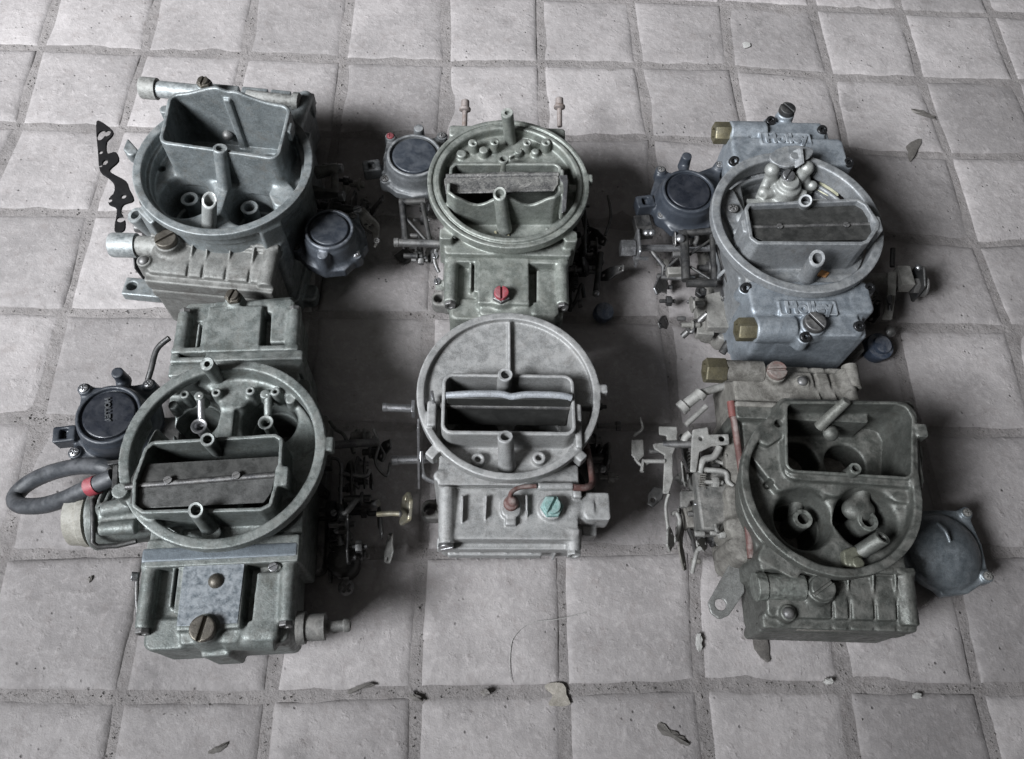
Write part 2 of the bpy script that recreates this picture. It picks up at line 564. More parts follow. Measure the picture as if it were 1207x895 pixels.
def tile(i, j):
    g = random.Random(i * 131 + j * 17 + 5)
    A, B, C, D = corner[i, j], corner[i + 1, j], corner[i + 1, j + 1], corner[i, j + 1]
    T = [0, .012, .03, .06, .11, .22, .36, .5, .64, .78, .89, .94, .97, .988, 1]
    n = len(T)
    ph = [g.uniform(0, 6.28) for _ in range(12)]
    tiltx, tilty, dz = g.gauss(0, .0006), g.gauss(0, .0006), g.gauss(0, .0003)
    jw = [.0016 + g.uniform(0, .0015) for _ in range(4)]
    cx, cy = (A + B + C + D) / 4
    V = []; F = []; edge = []
    for b in T:
        for a in T:
            x, y = A * (1 - a) * (1 - b) + B * a * (1 - b) + C * a * b + D * (1 - a) * b
            # distance to the tile's edges (metres) with a wavering edge
            el = a * .1 - jw[0] - .0009 * math.sin(b * 9 + ph[0]) - .0005 * math.sin(b * 27 + ph[1])
            er = (1 - a) * .1 - jw[1] - .0009 * math.sin(b * 8 + ph[2]) - .0005 * math.sin(b * 25 + ph[3])
            eb = b * .1 - jw[2] - .0009 * math.sin(a * 9 + ph[4]) - .0005 * math.sin(a * 23 + ph[5])
            et = (1 - b) * .1 - jw[3] - .0009 * math.sin(a * 8 + ph[6]) - .0005 * math.sin(a * 29 + ph[7])
            sx = sy = 0
            if a == 0: sx = -el
            if a == 1: sx = er
            if b == 0: sy = -eb
            if b == 1: sy = et
            e = min(el, er, eb, et)
            if a < .2: x += jw[0] * (1 - a / .2)
            if a > .8: x -= jw[1] * (1 - (1 - a) / .2)
            if b < .2: y += jw[2] * (1 - b / .2)
            if b > .8: y -= jw[3] * (1 - (1 - b) / .2)
            wob = 1 if (a in (0, 1) or b in (0, 1)) else 0
            if a in (0, 1): x += .0011 * math.sin(b * 9 + ph[0]) + .0009 * math.sin(b * 31 + ph[1]) + g.gauss(0, .0004)
            if b in (0, 1): y += .0011 * math.sin(a * 9 + ph[4]) + .0007 * math.sin(a * 27 + ph[5]) + g.gauss(0, .0004)
            m = min(a, 1 - a, b, 1 - b)
            pill = -.0042 if m == 0 else (-.0025 if m < .02 else (-.0015 if m < .04 else (-.0008 if m < .08 else (-.0003 if m < .15 else 0))))
            edge.append(1.0 if m < .02 else (.7 if m < .04 else (.45 if m < .08 else (.25 if m < .15 else 0))))
            z = pill + dz + tiltx * (a - .5) + tilty * (b - .5) + .0004 * math.sin(a * 7 + ph[8]) * math.sin(b * 6 + ph[9]) - .0006
            V.append((x * 100, y * 100, z * 100))
    for r in range(n - 1):
        for c in range(n - 1):
            F.append((r * n + c, r * n + c + 1, (r + 1) * n + c + 1, (r + 1) * n + c))
    mb = MB(); mb.v = V; mb.f = F
    o = mb.build('tile', M_TILE, floor_o, ang=180)
    at_ = o.data.attributes.new('edge', 'FLOAT', 'POINT'); at_.data.foreach_set('value', edge)
    return o
for i in list(COLS)[:-1]:
    for j in list(ROWS)[:-1]:
        tile(i, j)

# ------------------------------------------------------------------ carburetor kit
M_STEEL = metal('zinc_steel', (.42, .42, .43), (.30, .30, .31), (.12, .11, .10), .36, .85, .35, bump=.12, seed=2)
M_STEEL_D = metal('dark_steel', (.10, .10, .105), (.17, .165, .16), (.05, .045, .04), .42, .7, .4, (.30, .29, .28), .35, bump=.2, seed=5)
M_BLACK_IRON = metal('black_oxide', (.035, .035, .037), (.06, .058, .055), (.02, .02, .02), .45, .5, .3, (.25, .24, .23), .25, bump=.2, seed=6)
M_GOLD = metal('yellow_zinc', (.50, .44, .28), (.42, .40, .34), (.18, .16, .12), .36, .8, .35, bump=.15, seed=8)
M_BRASS = metal('tarnished_brass', (.19, .165, .10), (.14, .125, .085), (.06, .055, .04), .46, .6, .55, bump=.15, seed=9)
M_BRASS_D = metal('dark_bronze', (.15, .135, .11), (.10, .09, .078), (.06, .05, .045), .45, .6, .4, bump=.25, seed=10)
M_RUBBER = plastic('hose_rubber', (.022, .024, .028), (.035, .038, .043), .48, (.20, .20, .21), .35, 3)
M_RED = metal('red_paint', (.33, .035, .05), (.24, .03, .045), (.10, .06, .06), .5, 0.0, .42, (.4, .3, .3), .3, .1, 4)
M_RUST_RED = metal('rusty_red_hose', (.085, .036, .033), (.12, .062, .055), (.08, .04, .03), .65, 0.0, .4, (.36, .33, .31), .5, .3, 12)
M_TEAL = metal('verdigris_plug', (.15, .28, .265), (.22, .35, .33), (.11, .13, .12), .6, .1, .5, (.36, .40, .39), .4, .3, 14)
M_BLUE_PL = plastic('blue_grey_plastic', (.045, .058, .085), (.07, .088, .125), .4, (.4, .4, .42), .4, 15)
M_CAP = plastic('black_cap_plastic', (.024, .028, .036), (.032, .037, .046), .40, (.12, .125, .135), .28, 16)
M_GLOSS = plastic('glossy_black_cap', (.013, .015, .020), (.018, .02, .026), .28, (.10, .10, .11), .15, 17, .03)
M_MATT_BLACK = plastic('matt_black_lever', (.008, .008, .009), (.012, .011, .011), .75, (.03, .03, .03), .2, 18, .1)
M_MATT_BLACK.node_tree.nodes['Principled BSDF'].inputs['Specular IOR Level'].default_value = .12
M_PLATE = metal('choke_plate_dark', (.050, .050, .048), (.062, .062, .059), (.038, .037, .035), .42, .5, .35, (.12, .115, .108), .25, bump=.08, seed=19, scale=40)
M_FLAKED = metal('flaked_black_plate', (.05, .05, .052), (.075, .075, .075), (.40, .38, .36), .5, .3, .36, (.34, .33, .30), .3, bump=.35, seed=23, scale=120)
M_PLATE_LIT = metal('lit_plate_edge', (.55, .57, .60), (.42, .44, .47), (.16, .16, .17), .38, .4, .35, bump=.2, seed=22)  # pale colour paints in the light caught by a choke plate's top edge
M_DARK_BASE = metal('oily_base_casting', (.12, .12, .115), (.19, .185, .175), (.05, .047, .042), .55, .35, .5, (.30, .285, .265), .5, bump=.35, seed=25)

def smooth(pts, n=3):
    P = [np.array(q[:2], float) for q in pts]; out = []; m = len(P)
    for i in range(m):
        a, b, c, d = P[i - 1], P[i], P[(i + 1) % m], P[(i + 2) % m]
        for k in range(n):
            t = k / n
            out.append(.5 * (2 * b + (c - a) * t + (2 * a - 5 * b + 4 * c - d) * t * t + (3 * b - a - 3 * c + d) * t ** 3))
    return out

_heads = {}
def head_mesh(kind, r, h):
    key = (kind, round(r, 3), round(h, 3))
    if key in _heads: return _heads[key]
    v = max(r / 13, .022)
    if v * 13 > .5: v = r / 16
    F = Cast((-r * 1.2, -r * 1.2, -.02), (r * 1.2, r * 1.2, h + .1), v)
    hexp = [(r * math.cos(k * math.pi / 3), r * math.sin(k * math.pi / 3)) for k in range(6)]
    if kind == 'slot':
        F.add(disc(0, 0, r, 0, h, r=.12 * r)); F.cut(rrect(0, 0, r * 1.3, r * .13, h - .45 * h, h + 1, .01, .0))
    elif kind == 'phil':
        F.add(disc(0, 0, r, 0, h * .6, r=.1 * r)); F.add(both(ball((0, 0, h - r * 1.15), r * 1.15), disc(0, 0, r, 0, h)), .05)
        F.cut(rrect(0, 0, r * .62, r * .14, h * .45, h + 1, .01, .0)); F.cut(rrect(0, 0, r * .14, r * .62, h * .45, h + 1, .01, .0))
    elif kind == 'hex':
        F.add(poly(hexp, 0, h, r=.1 * r)); F.cut(disc(0, 0, r * .45, h * .75, h + 1, r=0))
    elif kind == 'hexslot':
        F.add(poly(hexp, 0, h * .62, r=.08 * r)); F.add(disc(0, 0, r * .74, 0, h, r=.1 * r)); F.cut(rrect(0, 0, r * .9, r * .11, h * .55, h + 1, .01, .0))
    elif kind == 'torx':
        F.add(disc(0, 0, r, 0, h, r=.2 * r)); F.cut(disc(0, 0, r * .42, h * .35, h + 1, r=0)); F.add(disc(0, 0, r * .16, 0, h * .7, r=.02))
    elif kind == 'dome':
        F.add(both(ball((0, 0, h - r * 1.05), r * 1.05), disc(0, 0, r, 0, h)))
    me = F.mesh(kind + '_head')
    _heads[key] = me
    return me

def aim(o, pos, axis, spin=0.0):
    q = Vector(axis).to_track_quat('Z', 'Y')
    o.location = Vector(pos) * .01
    o.rotation_mode = 'QUATERNION'
    from mathutils import Quaternion
    o.rotation_quaternion = q @ Quaternion((0, 0, 1), spin)
    return o

_mat_variant = {}
def screw(parent, pos, axis, kind='slot', r=.4, h=.3, mat=None, spin=0.3, name='screw'):
    me = head_mesh(kind, r, h)
    mat = mat or M_STEEL_D
    key = (me.name, mat.name)
    if key not in _mat_variant:
        m2 = me.copy(); m2.materials.clear(); m2.materials.append(mat); _mat_variant[key] = m2
    o = part(name, _mat_variant[key], None, parent)
    return aim(o, pos, axis, spin)

class Carb:
    def __init__(self, view, cen, H, R, rz, label, body, hs=0.1):
        self.ox, self.oy, self.s = view
        self.cx, self.cy = cen
        self.H = H; self.R = R; self.rz = rz
        self.root = empty('carburetor', (cen[0], cen[1], 0), rz)
        tag(self.root, label, 'carburetor', 'carburetors laid out in two rows')
        self.m = body; self.hs = hs
    def p(self, u, v, z):
        """detail-view position + height (cm) -> carburetor's own coordinates (cm)"""
        w = at(self.ox + self.s * u, self.oy + self.s * v, z * .01)
        x = (w[0] - self.cx) * 100; y = (w[1] - self.cy) * 100
        c, s = math.cos(self.rz), math.sin(self.rz)
        return (x * c + y * s, -x * s + y * c, z)
    def pp(self, uv, z): return [self.p(u, v, z) for u, v in uv]
    def add(self, name, mb, mat=None, bevel=0.0, parent=None, ang=38):
        return mb.build(name, mat or self.m, parent or self.root, bevel, ang)
    def cast(self, name, F, mat=None, parent=None, wob=0.0):
        return part(name, F.mesh(name, wob=wob), mat or self.m, parent or self.root)
    def screw(self, pos, axis, kind='slot', r=.4, h=.3, mat=None, spin=.3, name='screw', parent=None):
        return screw(parent or self.root, pos, axis, kind, r, h, mat, spin, name)
    def tube(self, name, p0, p1, ro, ri, depth=2.0, mat=None, slant=None, flare=0.0, base=None):
        """hollow tube standing from p0 to p1, open at p1"""
        L = (Vector(p1) - Vector(p0)).length
        depth = min(depth, L * .9)
        b = base or ro
        pr = [(0, b), (L * .25, (b + ro) / 2 if base else ro), (L - .18, ro), (L - .05, ro + flare), (L, ro + flare - .04), (L - .02, ri + flare * .7), (L - .18, ri), (L - depth, ri * .9)]
        mb = MB().lathe(p0, Vector(p1) - Vector(p0), pr, 24, slant)
        return self.add(name, mb, mat, ang=50)
    def rod(self, name, pts, r, mat=None, smooth=True, n=10, parent=None):
        return self.add(name, MB().path(pts, r, n, smooth=smooth), mat or M_STEEL_D, parent=parent)
    def plate(self, name, pts, holes, t, x, mat=None, rc=.25, tilt=0.0, parent=None):
        """upright lever plate in the y-z plane at position x; pts / holes in (y, z)"""
        P = np.array(pts, float)
        F = Cast((*P.min(0) - .1, 0), (*P.max(0) + .1, t), .065)
        F.add(poly(P, 0, t, rc=rc, r=.03))
        for (a, b, r) in holes: F.cut(disc(a, b, r, -1, t + 1, r=0))
        c, s = math.cos(tilt), math.sin(tilt)
        M4 = np.array([[0, 0, 1, x], [1, 0, 0, 0], [0, 1, 0, 0], [0, 0, 0, 1]], float)
        if tilt:
            y0 = P[:, 0].mean()
            Rm = np.array([[c, 0, s, 0], [0, 1, 0, 0], [-s, 0, c, 0], [0, 0, 0, 1]]);
            T = np.eye(4); T[0, 3] = x; Ti = np.eye(4); Ti[0, 3] = -x
            M4 = T @ Rm @ Ti @ M4
        return part(name, F.mesh(name, M4), mat or M_STEEL_D, parent or self.root)
    def flat(self, name, pts, holes, z0, z1, mat=None, rc=.2, parent=None, shear=None):
        """flat lying plate"""
        P = np.array(pts, float)[:, :2]
        F = Cast((*P.min(0) - .1, z0), (*P.max(0) + .1, z1), .07)
        F.add(poly(P, z0, z1, rc=rc, r=.03))
        for h in holes: F.cut(disc(h[0], h[1], h[2], z0 - 1, z1 + 1, r=0, sy=h[3] if len(h) > 3 else 1.0))
        o = self.cast(name, F, mat, parent)
        if shear:
            for v in o.data.vertices: v.co.z += shear[0] * (v.co.x - shear[2] * .01) + shear[1] * (v.co.y - shear[3] * .01)
        return o
    def spring(self, name, p0, p1, r, turns, wire=.05, mat=None):
        a, u, w = frame(Vector(p1) - Vector(p0)); L = (Vector(p1) - Vector(p0)).length
        pts = []
        n = int(turns * 10)
        for k in range(n + 1):
            th = 2 * math.pi * turns * k / n
            pts.append(Vector(p0) + a * (L * k / n) + (u * math.cos(th) + w * math.sin(th)) * r)
        return self.add(name, MB().path(pts, wire, 6, smooth=False), mat or M_STEEL_D)
    def diaphragm(self, cen, R, ears, mat, cap_mat=None, zb=3.6, zt=6.2, nub=None, tab=None, screw_mat=None, disc_r=.72, text=False, dome=False):
        """round vacuum diaphragm cover with ears; cen (x, y), heights zb..zt"""
        x, y = cen[0], cen[1]
        pts = ears + [(x, y)]
        lo = (min(q[0] for q in pts) - R - .5, min(q[1] for q in pts) - R - .5, zb)
        hi = (max(q[0] for q in pts) + R + .5, max(q[1] for q in pts) + R + .5, zt + .6)
        F = Cast(lo, hi, .085)
        zm = zb + (zt - zb) * .35
        ang = sorted(ears, key=lambda e: math.atan2(e[1] - y, e[0] - x))
        hull = []
        for k, e in enumerate(ang):
            hull.append(e)
            n = ang[(k + 1) % len(ang)]
            a0 = math.atan2(e[1] - y, e[0] - x); a1 = math.atan2(n[1] - y, n[0] - x)
            if a1 <= a0: a1 += 2 * math.pi
            m = int((a1 - a0) / .5)
            for j in range(1, m):
                t = a0 + (a1 - a0) * j / m
                hull.append((x + math.cos(t) * R * 1.08, y + math.sin(t) * R * 1.08))
        F.add(poly(hull, zb, zm - .1, off=.25, r=.12))
        F.add(disc(x, y, R * 1.04, zb, zm, r=.2), .15)
        for e in ears:
            F.add(cone((e[0], e[1], zb), (e[0], e[1], zm + .15), .5, .45), .25)
        if dome:
            F.add(both(ball((x, y, zb - R * .25), R * 1.25, (1, 1, .82)), disc(x, y, R * .97, zb, zt)), .3)
        else:
            F.add(cone((x, y, zm - .3), (x, y, zt - .35), R * 1.0, R * (disc_r + .16), .3), .35)
            F.add(ring(x, y, R * disc_r - .05, R * disc_r + .3, zt - .9, zt, .17), .2)
            F.cut(ring(x, y, R * disc_r - .14, R * disc_r, zt - .30, zt + 1, .0), .06)
        if nub: F.add(cone((nub[0], nub[1], zm), (nub[0], nub[1], zt - .3), .5, .42), .3); F.add(cone((x, y, zm + .3), (nub[0], nub[1], zm + .3), .5, .42), .2)
        if tab:
            F.add(rrect(tab[0], tab[1], .75, .6, zb + .1, zm + .35, .1, .06, tab[2]), .1)
            F.cut(rrect(tab[0], tab[1], .28, .36, zm - .3, zm + 2, .05, .0, tab[2]))
            F.add(rrect((tab[0] + x) / 2, (tab[1] + y) / 2, math.hypot(tab[0] - x, tab[1] - y) / 2, .35, zb, zm, .1, .06, math.atan2(tab[1] - y, tab[0] - x)), .1)
        o = self.cast('diaphragm_cover', F, mat)
        for k, e in enumerate(ears):
            self.screw((e[0], e[1], zm + .1), (0, 0, 1), 'phil', .32, .26, (screw_mat or [M_STEEL])[k % len(screw_mat or [1])], k * .7, 'screw', o)
        if cap_mat:
            F2 = Cast((x - R, y - R, zt - .4), (x + R, y + R, zt + .2), .08)
            F2.add(disc(x, y, R * disc_r - .16, zt - .5, zt - .06, r=.08))
            self.cast('cap_disc', F2, cap_mat, o)
        return o

def raised_text(txt, size, depth, mat, parent, loc, rx=0.0, rz=0.0, bold=.012, name='raised_lettering', ry=0.0):
    cu = bpy.data.curves.new('lettering', 'FONT')
    cu.body = txt; cu.size = size * .01; cu.extrude = depth * .01; cu.offset = bold * .01
    cu.align_x = 'CENTER'; cu.align_y = 'CENTER'; cu.bevel_depth = .0002; cu.bevel_resolution = 1; cu.resolution_u = 4
    tmp = bpy.data.objects.new('lettering', cu); COL.objects.link(tmp)
    bpy.context.view_layer.update()
    me = bpy.data.meshes.new_from_object(tmp.evaluated_get(bpy.context.evaluated_depsgraph_get()))
    bpy.data.objects.remove(tmp); bpy.data.curves.remove(cu)
    me.materials.clear()
    o = part(name, me, mat, parent)
    o.location = Vector(loc) * .01
    o.rotation_euler = (rx, ry, rz)
    return o

def clutter(c, xr, yr, zr, n, mats, seed):
    """dense throttle and choke linkage: stamped levers, pins, nuts, bent rods and springs"""
    g = random.Random(seed)
    U = g.uniform
    for k in range(n):
        x, y, z = U(*xr), U(*yr), U(*zr)
        m = mats[g.randrange(len(mats))]
        t = g.random()
        if t < .46:
            L, w, a = U(1.8, 3.6), U(.45, .75), U(0, 3.14)
            ca, sa = math.cos(a), math.sin(a)
            base = [(-L / 2, -w * .7), (-L * .1, -w), (L / 2, -w * .55), (L / 2, w * .5), (L * .15, w * .7), (-L * .1, w * 1.2), (-L / 2, w * .7)]
            pts = [(y + p * ca - q * sa, max(.15, z + p * sa + q * ca)) for p, q in base]
            hs = [(y + p * ca, max(.4, z + p * sa), .15) for p in (-L * .36, L * .36)]
            c.plate('linkage_lever', pts, hs, U(.14, .22), x, m, .16, U(-.7, .7))
            c.add('lever_rivet', MB().cyl((x - .25, y - L * .30 * ca, max(.4, z - L * .30 * sa)), (x + .45, y - L * .30 * ca, max(.4, z - L * .30 * sa)), .2), m)
        elif t < .66:
            r = U(.18, .34)
            c.add('linkage_pin', MB().cyl((x - U(.4, 1.2), y, z), (x + U(.3, .8), y, z), r).cyl((x, y, z), (x + .2, y, z), r * 1.9), m)
        elif t < .80:
            c.add('linkage_nut', MB().hexa((x - .2, y, z), (x + .25, y, z), U(.3, .5), U(0, 1)).cyl((x - .8, y, z), (x + .6, y, z), .16), m)
        elif t < .94:
            P = [(x, y, z)]
            for _ in range(3): P.append((min(max(P[-1][0] + U(-.8, .8), xr[0]), xr[1]), P[-1][1] + U(-1.3, 1.3), min(max(P[-1][2] + U(-.8, .8), zr[0]), zr[1])))
            c.rod('linkage_rod', P, U(.14, .22), m)
        else:
            c.spring('return_spring', (x, y, z), (x + U(-.3, .3), y + U(1.2, 2.2), z + U(-.4, .4)), U(.2, .3), 8, .05, m)

# ------------------------------------------------------------------ fuel bowls
def bowl_panelled(c, sgn, xc, W, yin, D, zt, mat, plug=None, plug_kind='hexslot', plug_mat=None, flip=False, tint_panel=None, z0=1.6):
    """bowl with two long screw bosses, a flat centre panel and a side block"""
    hw = W / 2; f = -1 if flip else 1
    Y = lambda t: yin + sgn * t
    ya, yb = sorted((Y(-.3), Y(D + .4)))
    F = Cast((xc - hw - .6, ya, z0 - .2), (xc + hw + .6, yb, zt + .8), .1)
    F.add(rrect(xc, Y(D * .48), hw - .45, D * .48, z0 + .6, zt - 1.0, .5))
    F.add(rrect(xc, Y(D * .42), hw - .7, D * .42, z0, zt - 1.6, .5), .2)
    F.add(rrect(xc, Y(.22), hw, .22, z0, zt - .05, .12), .1)
    for s in (-1, 1):
        F.add(cone((xc + s * (hw - .52), Y(0), zt - .5), (xc + s * (hw - .52), Y(D * .74), zt - .55), .54, .5), .12)
        F.add(rrect(xc + s * (hw - .55), Y(D * .36), .3, D * .36, zt - 2.2, zt - .5, .1), .12)
    F.add(rrect(xc - f * .25, Y(D * .40), 1.95, D * .40, zt - 1.6, zt, .12, .05), .1)
    F.add(rrect(xc - f * .25, Y(D * .78), 1.75, D * .16, zt - 1.6, zt - .45, .25), .3)
    F.add(rrect(xc - f * 2.75, Y(D * .28), .09, D * .24, zt - 1.6, zt - .15, .03, .03), .08)
    F.add(rrect(xc - f * 2.35, Y(D * .30), .10, D * .30, zt - 1.6, zt - .05, .03, .03), .08)
    F.add(rrect(xc - f * 2.9, Y(D * .80), 1.25, D * .17, zt - 2, zt - .8, .5), .25)
    F.add(rrect(xc + f * 2.95, Y(D * .55), .95, D * .38, zt - 2.2, zt - .35, .25), .15)
    F.cut(poly([(xc + f * 1.75, Y(.5)), (xc + f * 2.35, Y(.5)), (xc + f * 2.25, Y(D * .72)), (xc + f * 1.65, Y(D * .72))], zt - 1.5, zt + 1, r=0), .05)
    F.add(cone((xc + f * .6, Y(D * .86), zt - 1.2), (xc + f * 3.6, Y(D * .86), zt - 1.3), .75, 1.0), .25)
    F.add(rrect(xc - .1, Y(D), .9, .3, z0 + 1, zt - 1.6, .2), .3)
    if plug:
        F.add(cone((plug[0], plug[1], zt - 1.5), (plug[0], plug[1], zt + .12), plug[2] * 1.25, plug[2] * 1.02), .3)
    o = c.cast('fuel_bowl', F, mat)
    for s in (-1, 1):
        c.screw((xc + s * (hw - .52), Y(D * .74), zt - .55), (0, sgn, .1), 'hex', .46, .34, M_STEEL_D, .4 + s, 'bowl_screw', o)
    if plug:
        c.screw((plug[0], plug[1], zt + .1), (0, 0, 1), plug_kind, plug[2], .55, plug_mat or M_BRASS_D, plug[3] if len(plug) > 3 else 1.4, 'inlet_seat_plug', o)
    return o

def bowl_ribbed(c, sgn, xc, W, yin, D, zt, mat, ribs, plug=None, plug_mat=None, plug_kind='slot', z0=1.6, stud=None, inlet=None, inlet_mat=None, right_col=True):
    """side-inlet bowl with thin upright ribs, a ledge along the outer end"""
    hw = W / 2
    Y = lambda t: yin + sgn * t
    ya, yb = sorted((Y(-.3), Y(D + .4)))
    xl = xc - hw - .6; xr = xc + hw + .6
    if inlet: xl = min(xl, inlet[0] - .3); xr = max(xr, inlet[0] + .3)
    F = Cast((xl, ya, z0 - .2), (xr, yb, zt + 1.0), .1)
    F.add(rrect(xc, Y(.25), hw, .28, z0, zt + .05, .12), 0)
    F.add(rrect(xc, Y(D * .42), hw - .2, D * .42, z0 + .5, zt - .5, .4), .1)
    sl = 1.1
    F.cut(above(lambda X, Yy: zt - .25 - np.maximum((Yy - Y(D * .35)) * sgn, 0) * .28, rrect(xc, Y(D * .6), hw + .2, D * .5, zt - 2.5, zt + 1, .1, 0)), .1)
    F.add(rrect(xc, Y(D * .88), hw, D * .12, zt - 2.3, zt - 1.15, .2), .2)
    F.add(rrect(xc, Y(D * .93), hw - .15, D * .08, zt - 3.3, zt - 2.4, .15), .15)
    F.add(rrect(xc, Y(D * .9), hw - .3, D * .1, z0, zt - 3.2, .2), .2)
    for x in ribs:
        F.add(poly([(x - .09, Y(.3)), (x + .09, Y(.3)), (x + .04, Y(D * .70)), (x - .04, Y(D * .70))], zt - 2, zt - .05, r=.02), .06)
        F.cut(above(lambda X, Yy: zt - .02 - np.maximum((Yy - Y(.4)) * sgn, 0) * .36, rrect(x, Y(D * .5), .11, D * .5, zt - 2, zt + 1, .01, 0)))
    if right_col:
        F.add(cone((xc + hw - .55, Y(.2), zt - .5), (xc + hw - .55, Y(D * .9), zt - 1.0), .6, .6), .2)
    if plug:
        F.add(cone((plug[0], plug[1], zt - 1.5), (plug[0], plug[1], zt + .15), plug[2] * 1.35, plug[2] * 1.1), .35)
    if inlet:
        F.add(cone((plug[0] if plug else xc, inlet[1], inlet[2]), (inlet[0], inlet[1], inlet[2]), .85, .8), .3)
    if stud:
        F.add(cone((stud[0], stud[1], zt - 2), (stud[0], stud[1], zt - .35), .6, .52), .2)
    o = c.cast('fuel_bowl', F, mat)
    if plug: c.screw((plug[0], plug[1], zt + .12), (0, 0, 1), plug_kind, plug[2], .5, plug_mat or M_BRASS_D, plug[3] if len(plug) > 3 else .8, 'inlet_seat_plug', o)
    if stud: c.screw((stud[0], stud[1], zt - .4), (0, 0, 1), 'dome', .42, .3, M_STEEL_D, 0, 'bowl_stud', o)
    if inlet and inlet_mat:
        d = -1 if inlet[0] < xc else 1
        x0 = inlet[0]
        c.add('fuel_inlet', MB().lathe((x0 - d * .2, inlet[1], inlet[2]), (d, 0, 0), [(0, .95), (.1, 1.0), (1.5, 1.0), (1.6, .94), (1.6, .62), (.6, .55)], 24), inlet_mat, parent=o)
    return o

def fitting(c, p0, p1, r, mat, hexed=True, parent=None, bore=.5):
    a = Vector(p1) - Vector(p0); L = a.length
    mb = MB()
    if hexed:
        q, u, w = frame(a)
        rs = []
        for t, k in ((0, r), (L * .06, r * 1.04), (L * .94, r * 1.04), (L, r * .95)):
            rs.append([Vector(p0) + q * t + (u * math.cos(i * math.pi / 3 + .3) + w * math.sin(i * math.pi / 3 + .3)) * k for i in range(6)])
        for t, k in ((L, r * bore), (L * .4, r * bore)):
            rs.append([Vector(p0) + q * t + (u * math.cos(i * math.pi / 3 + .3) + w * math.sin(i * math.pi / 3 + .3)) * k for i in range(6)])
        mb.rings(rs)
    else:
        mb.lathe(p0, a, [(0, r), (L * .9, r), (L, r * .92), (L, r * bore), (L * .3, r * bore * .9)], 24)
    return c.add('fuel_inlet_fitting', mb, mat, parent=parent)

def throttle_side(c, sgn, x0, y0, seed=0, reach=3.0, mat=None, bright=None):
    """throttle shaft with levers, rods and a spring on one side of the base"""
    g = random.Random(seed); mat = mat or M_STEEL_D; bright = bright or M_STEEL
    X = lambda t: x0 + sgn * t
    c.add('throttle_shaft', MB().cyl((x0 - sgn * .6, y0, 1.6), (X(reach), y0, 1.6), .38).cyl((X(.3), y0, 1.6), (X(.9), y0, 1.6), .75).cyl((X(reach - .7), y0, 1.6), (X(reach - .3), y0, 1.6), .62, n=6), mat)
    c.plate('throttle_lever', [(y0 - 1.0, .6), (y0 - 2.2, 2.6), (y0 - 1.6, 4.6), (y0 - .5, 4.9), (y0 + .4, 3.0), (y0 + .9, 1.2), (y0, .6)], [(y0 - 1.2, 4.0, .25), (y0 - .6, 2.9, .22), (y0 - 1.4, 2.4, .2)], .2, X(1.4), mat)
    c.plate('idle_cam', [(y0 + .4, 1.0), (y0 + .2, 2.6), (y0 + 1.8, 3.4), (y0 + 2.6, 2.4), (y0 + 1.6, 1.0)], [(y0 + 1.5, 2.3, .3)], .2, X(2.0), mat)
    c.rod('linkage_rod', [(X(2.3), y0 - 1.2, 4.0), (X(1.7), y0 - 1.2, 4.0), (X(1.6), y0 - .2, 4.6), (X(1.6), y0 + 2.4, 5.2), (X(.6), y0 + 2.7, 5.3)], .13, bright)
    c.spring('return_spring', (X(.9), y0 - .3, 2.6), (X(.9), y0 - 3.6, 2.0), .28, 9, .05, mat)
    c.plate('pump_lever', [(y0 - 5.2, .9), (y0 - 5.0, 1.7), (y0 - 1.0, 2.0), (y0 - .4, 1.5), (y0 - 1.0, 1.0)], [(y0 - 4.8, 1.3, .2)], .22, X(.5), mat)
    c.screw((X(1.2), y0 - 4.6, 1.5), (sgn, 0, .3), 'slot', .34, .4, bright, 1.0, 'adjusting_screw')
    c.screw((X(1.65), y0 + 1.5, 2.3), (sgn, 0, .2), 'hex', .36, .3, bright, .2, 'cam_nut')

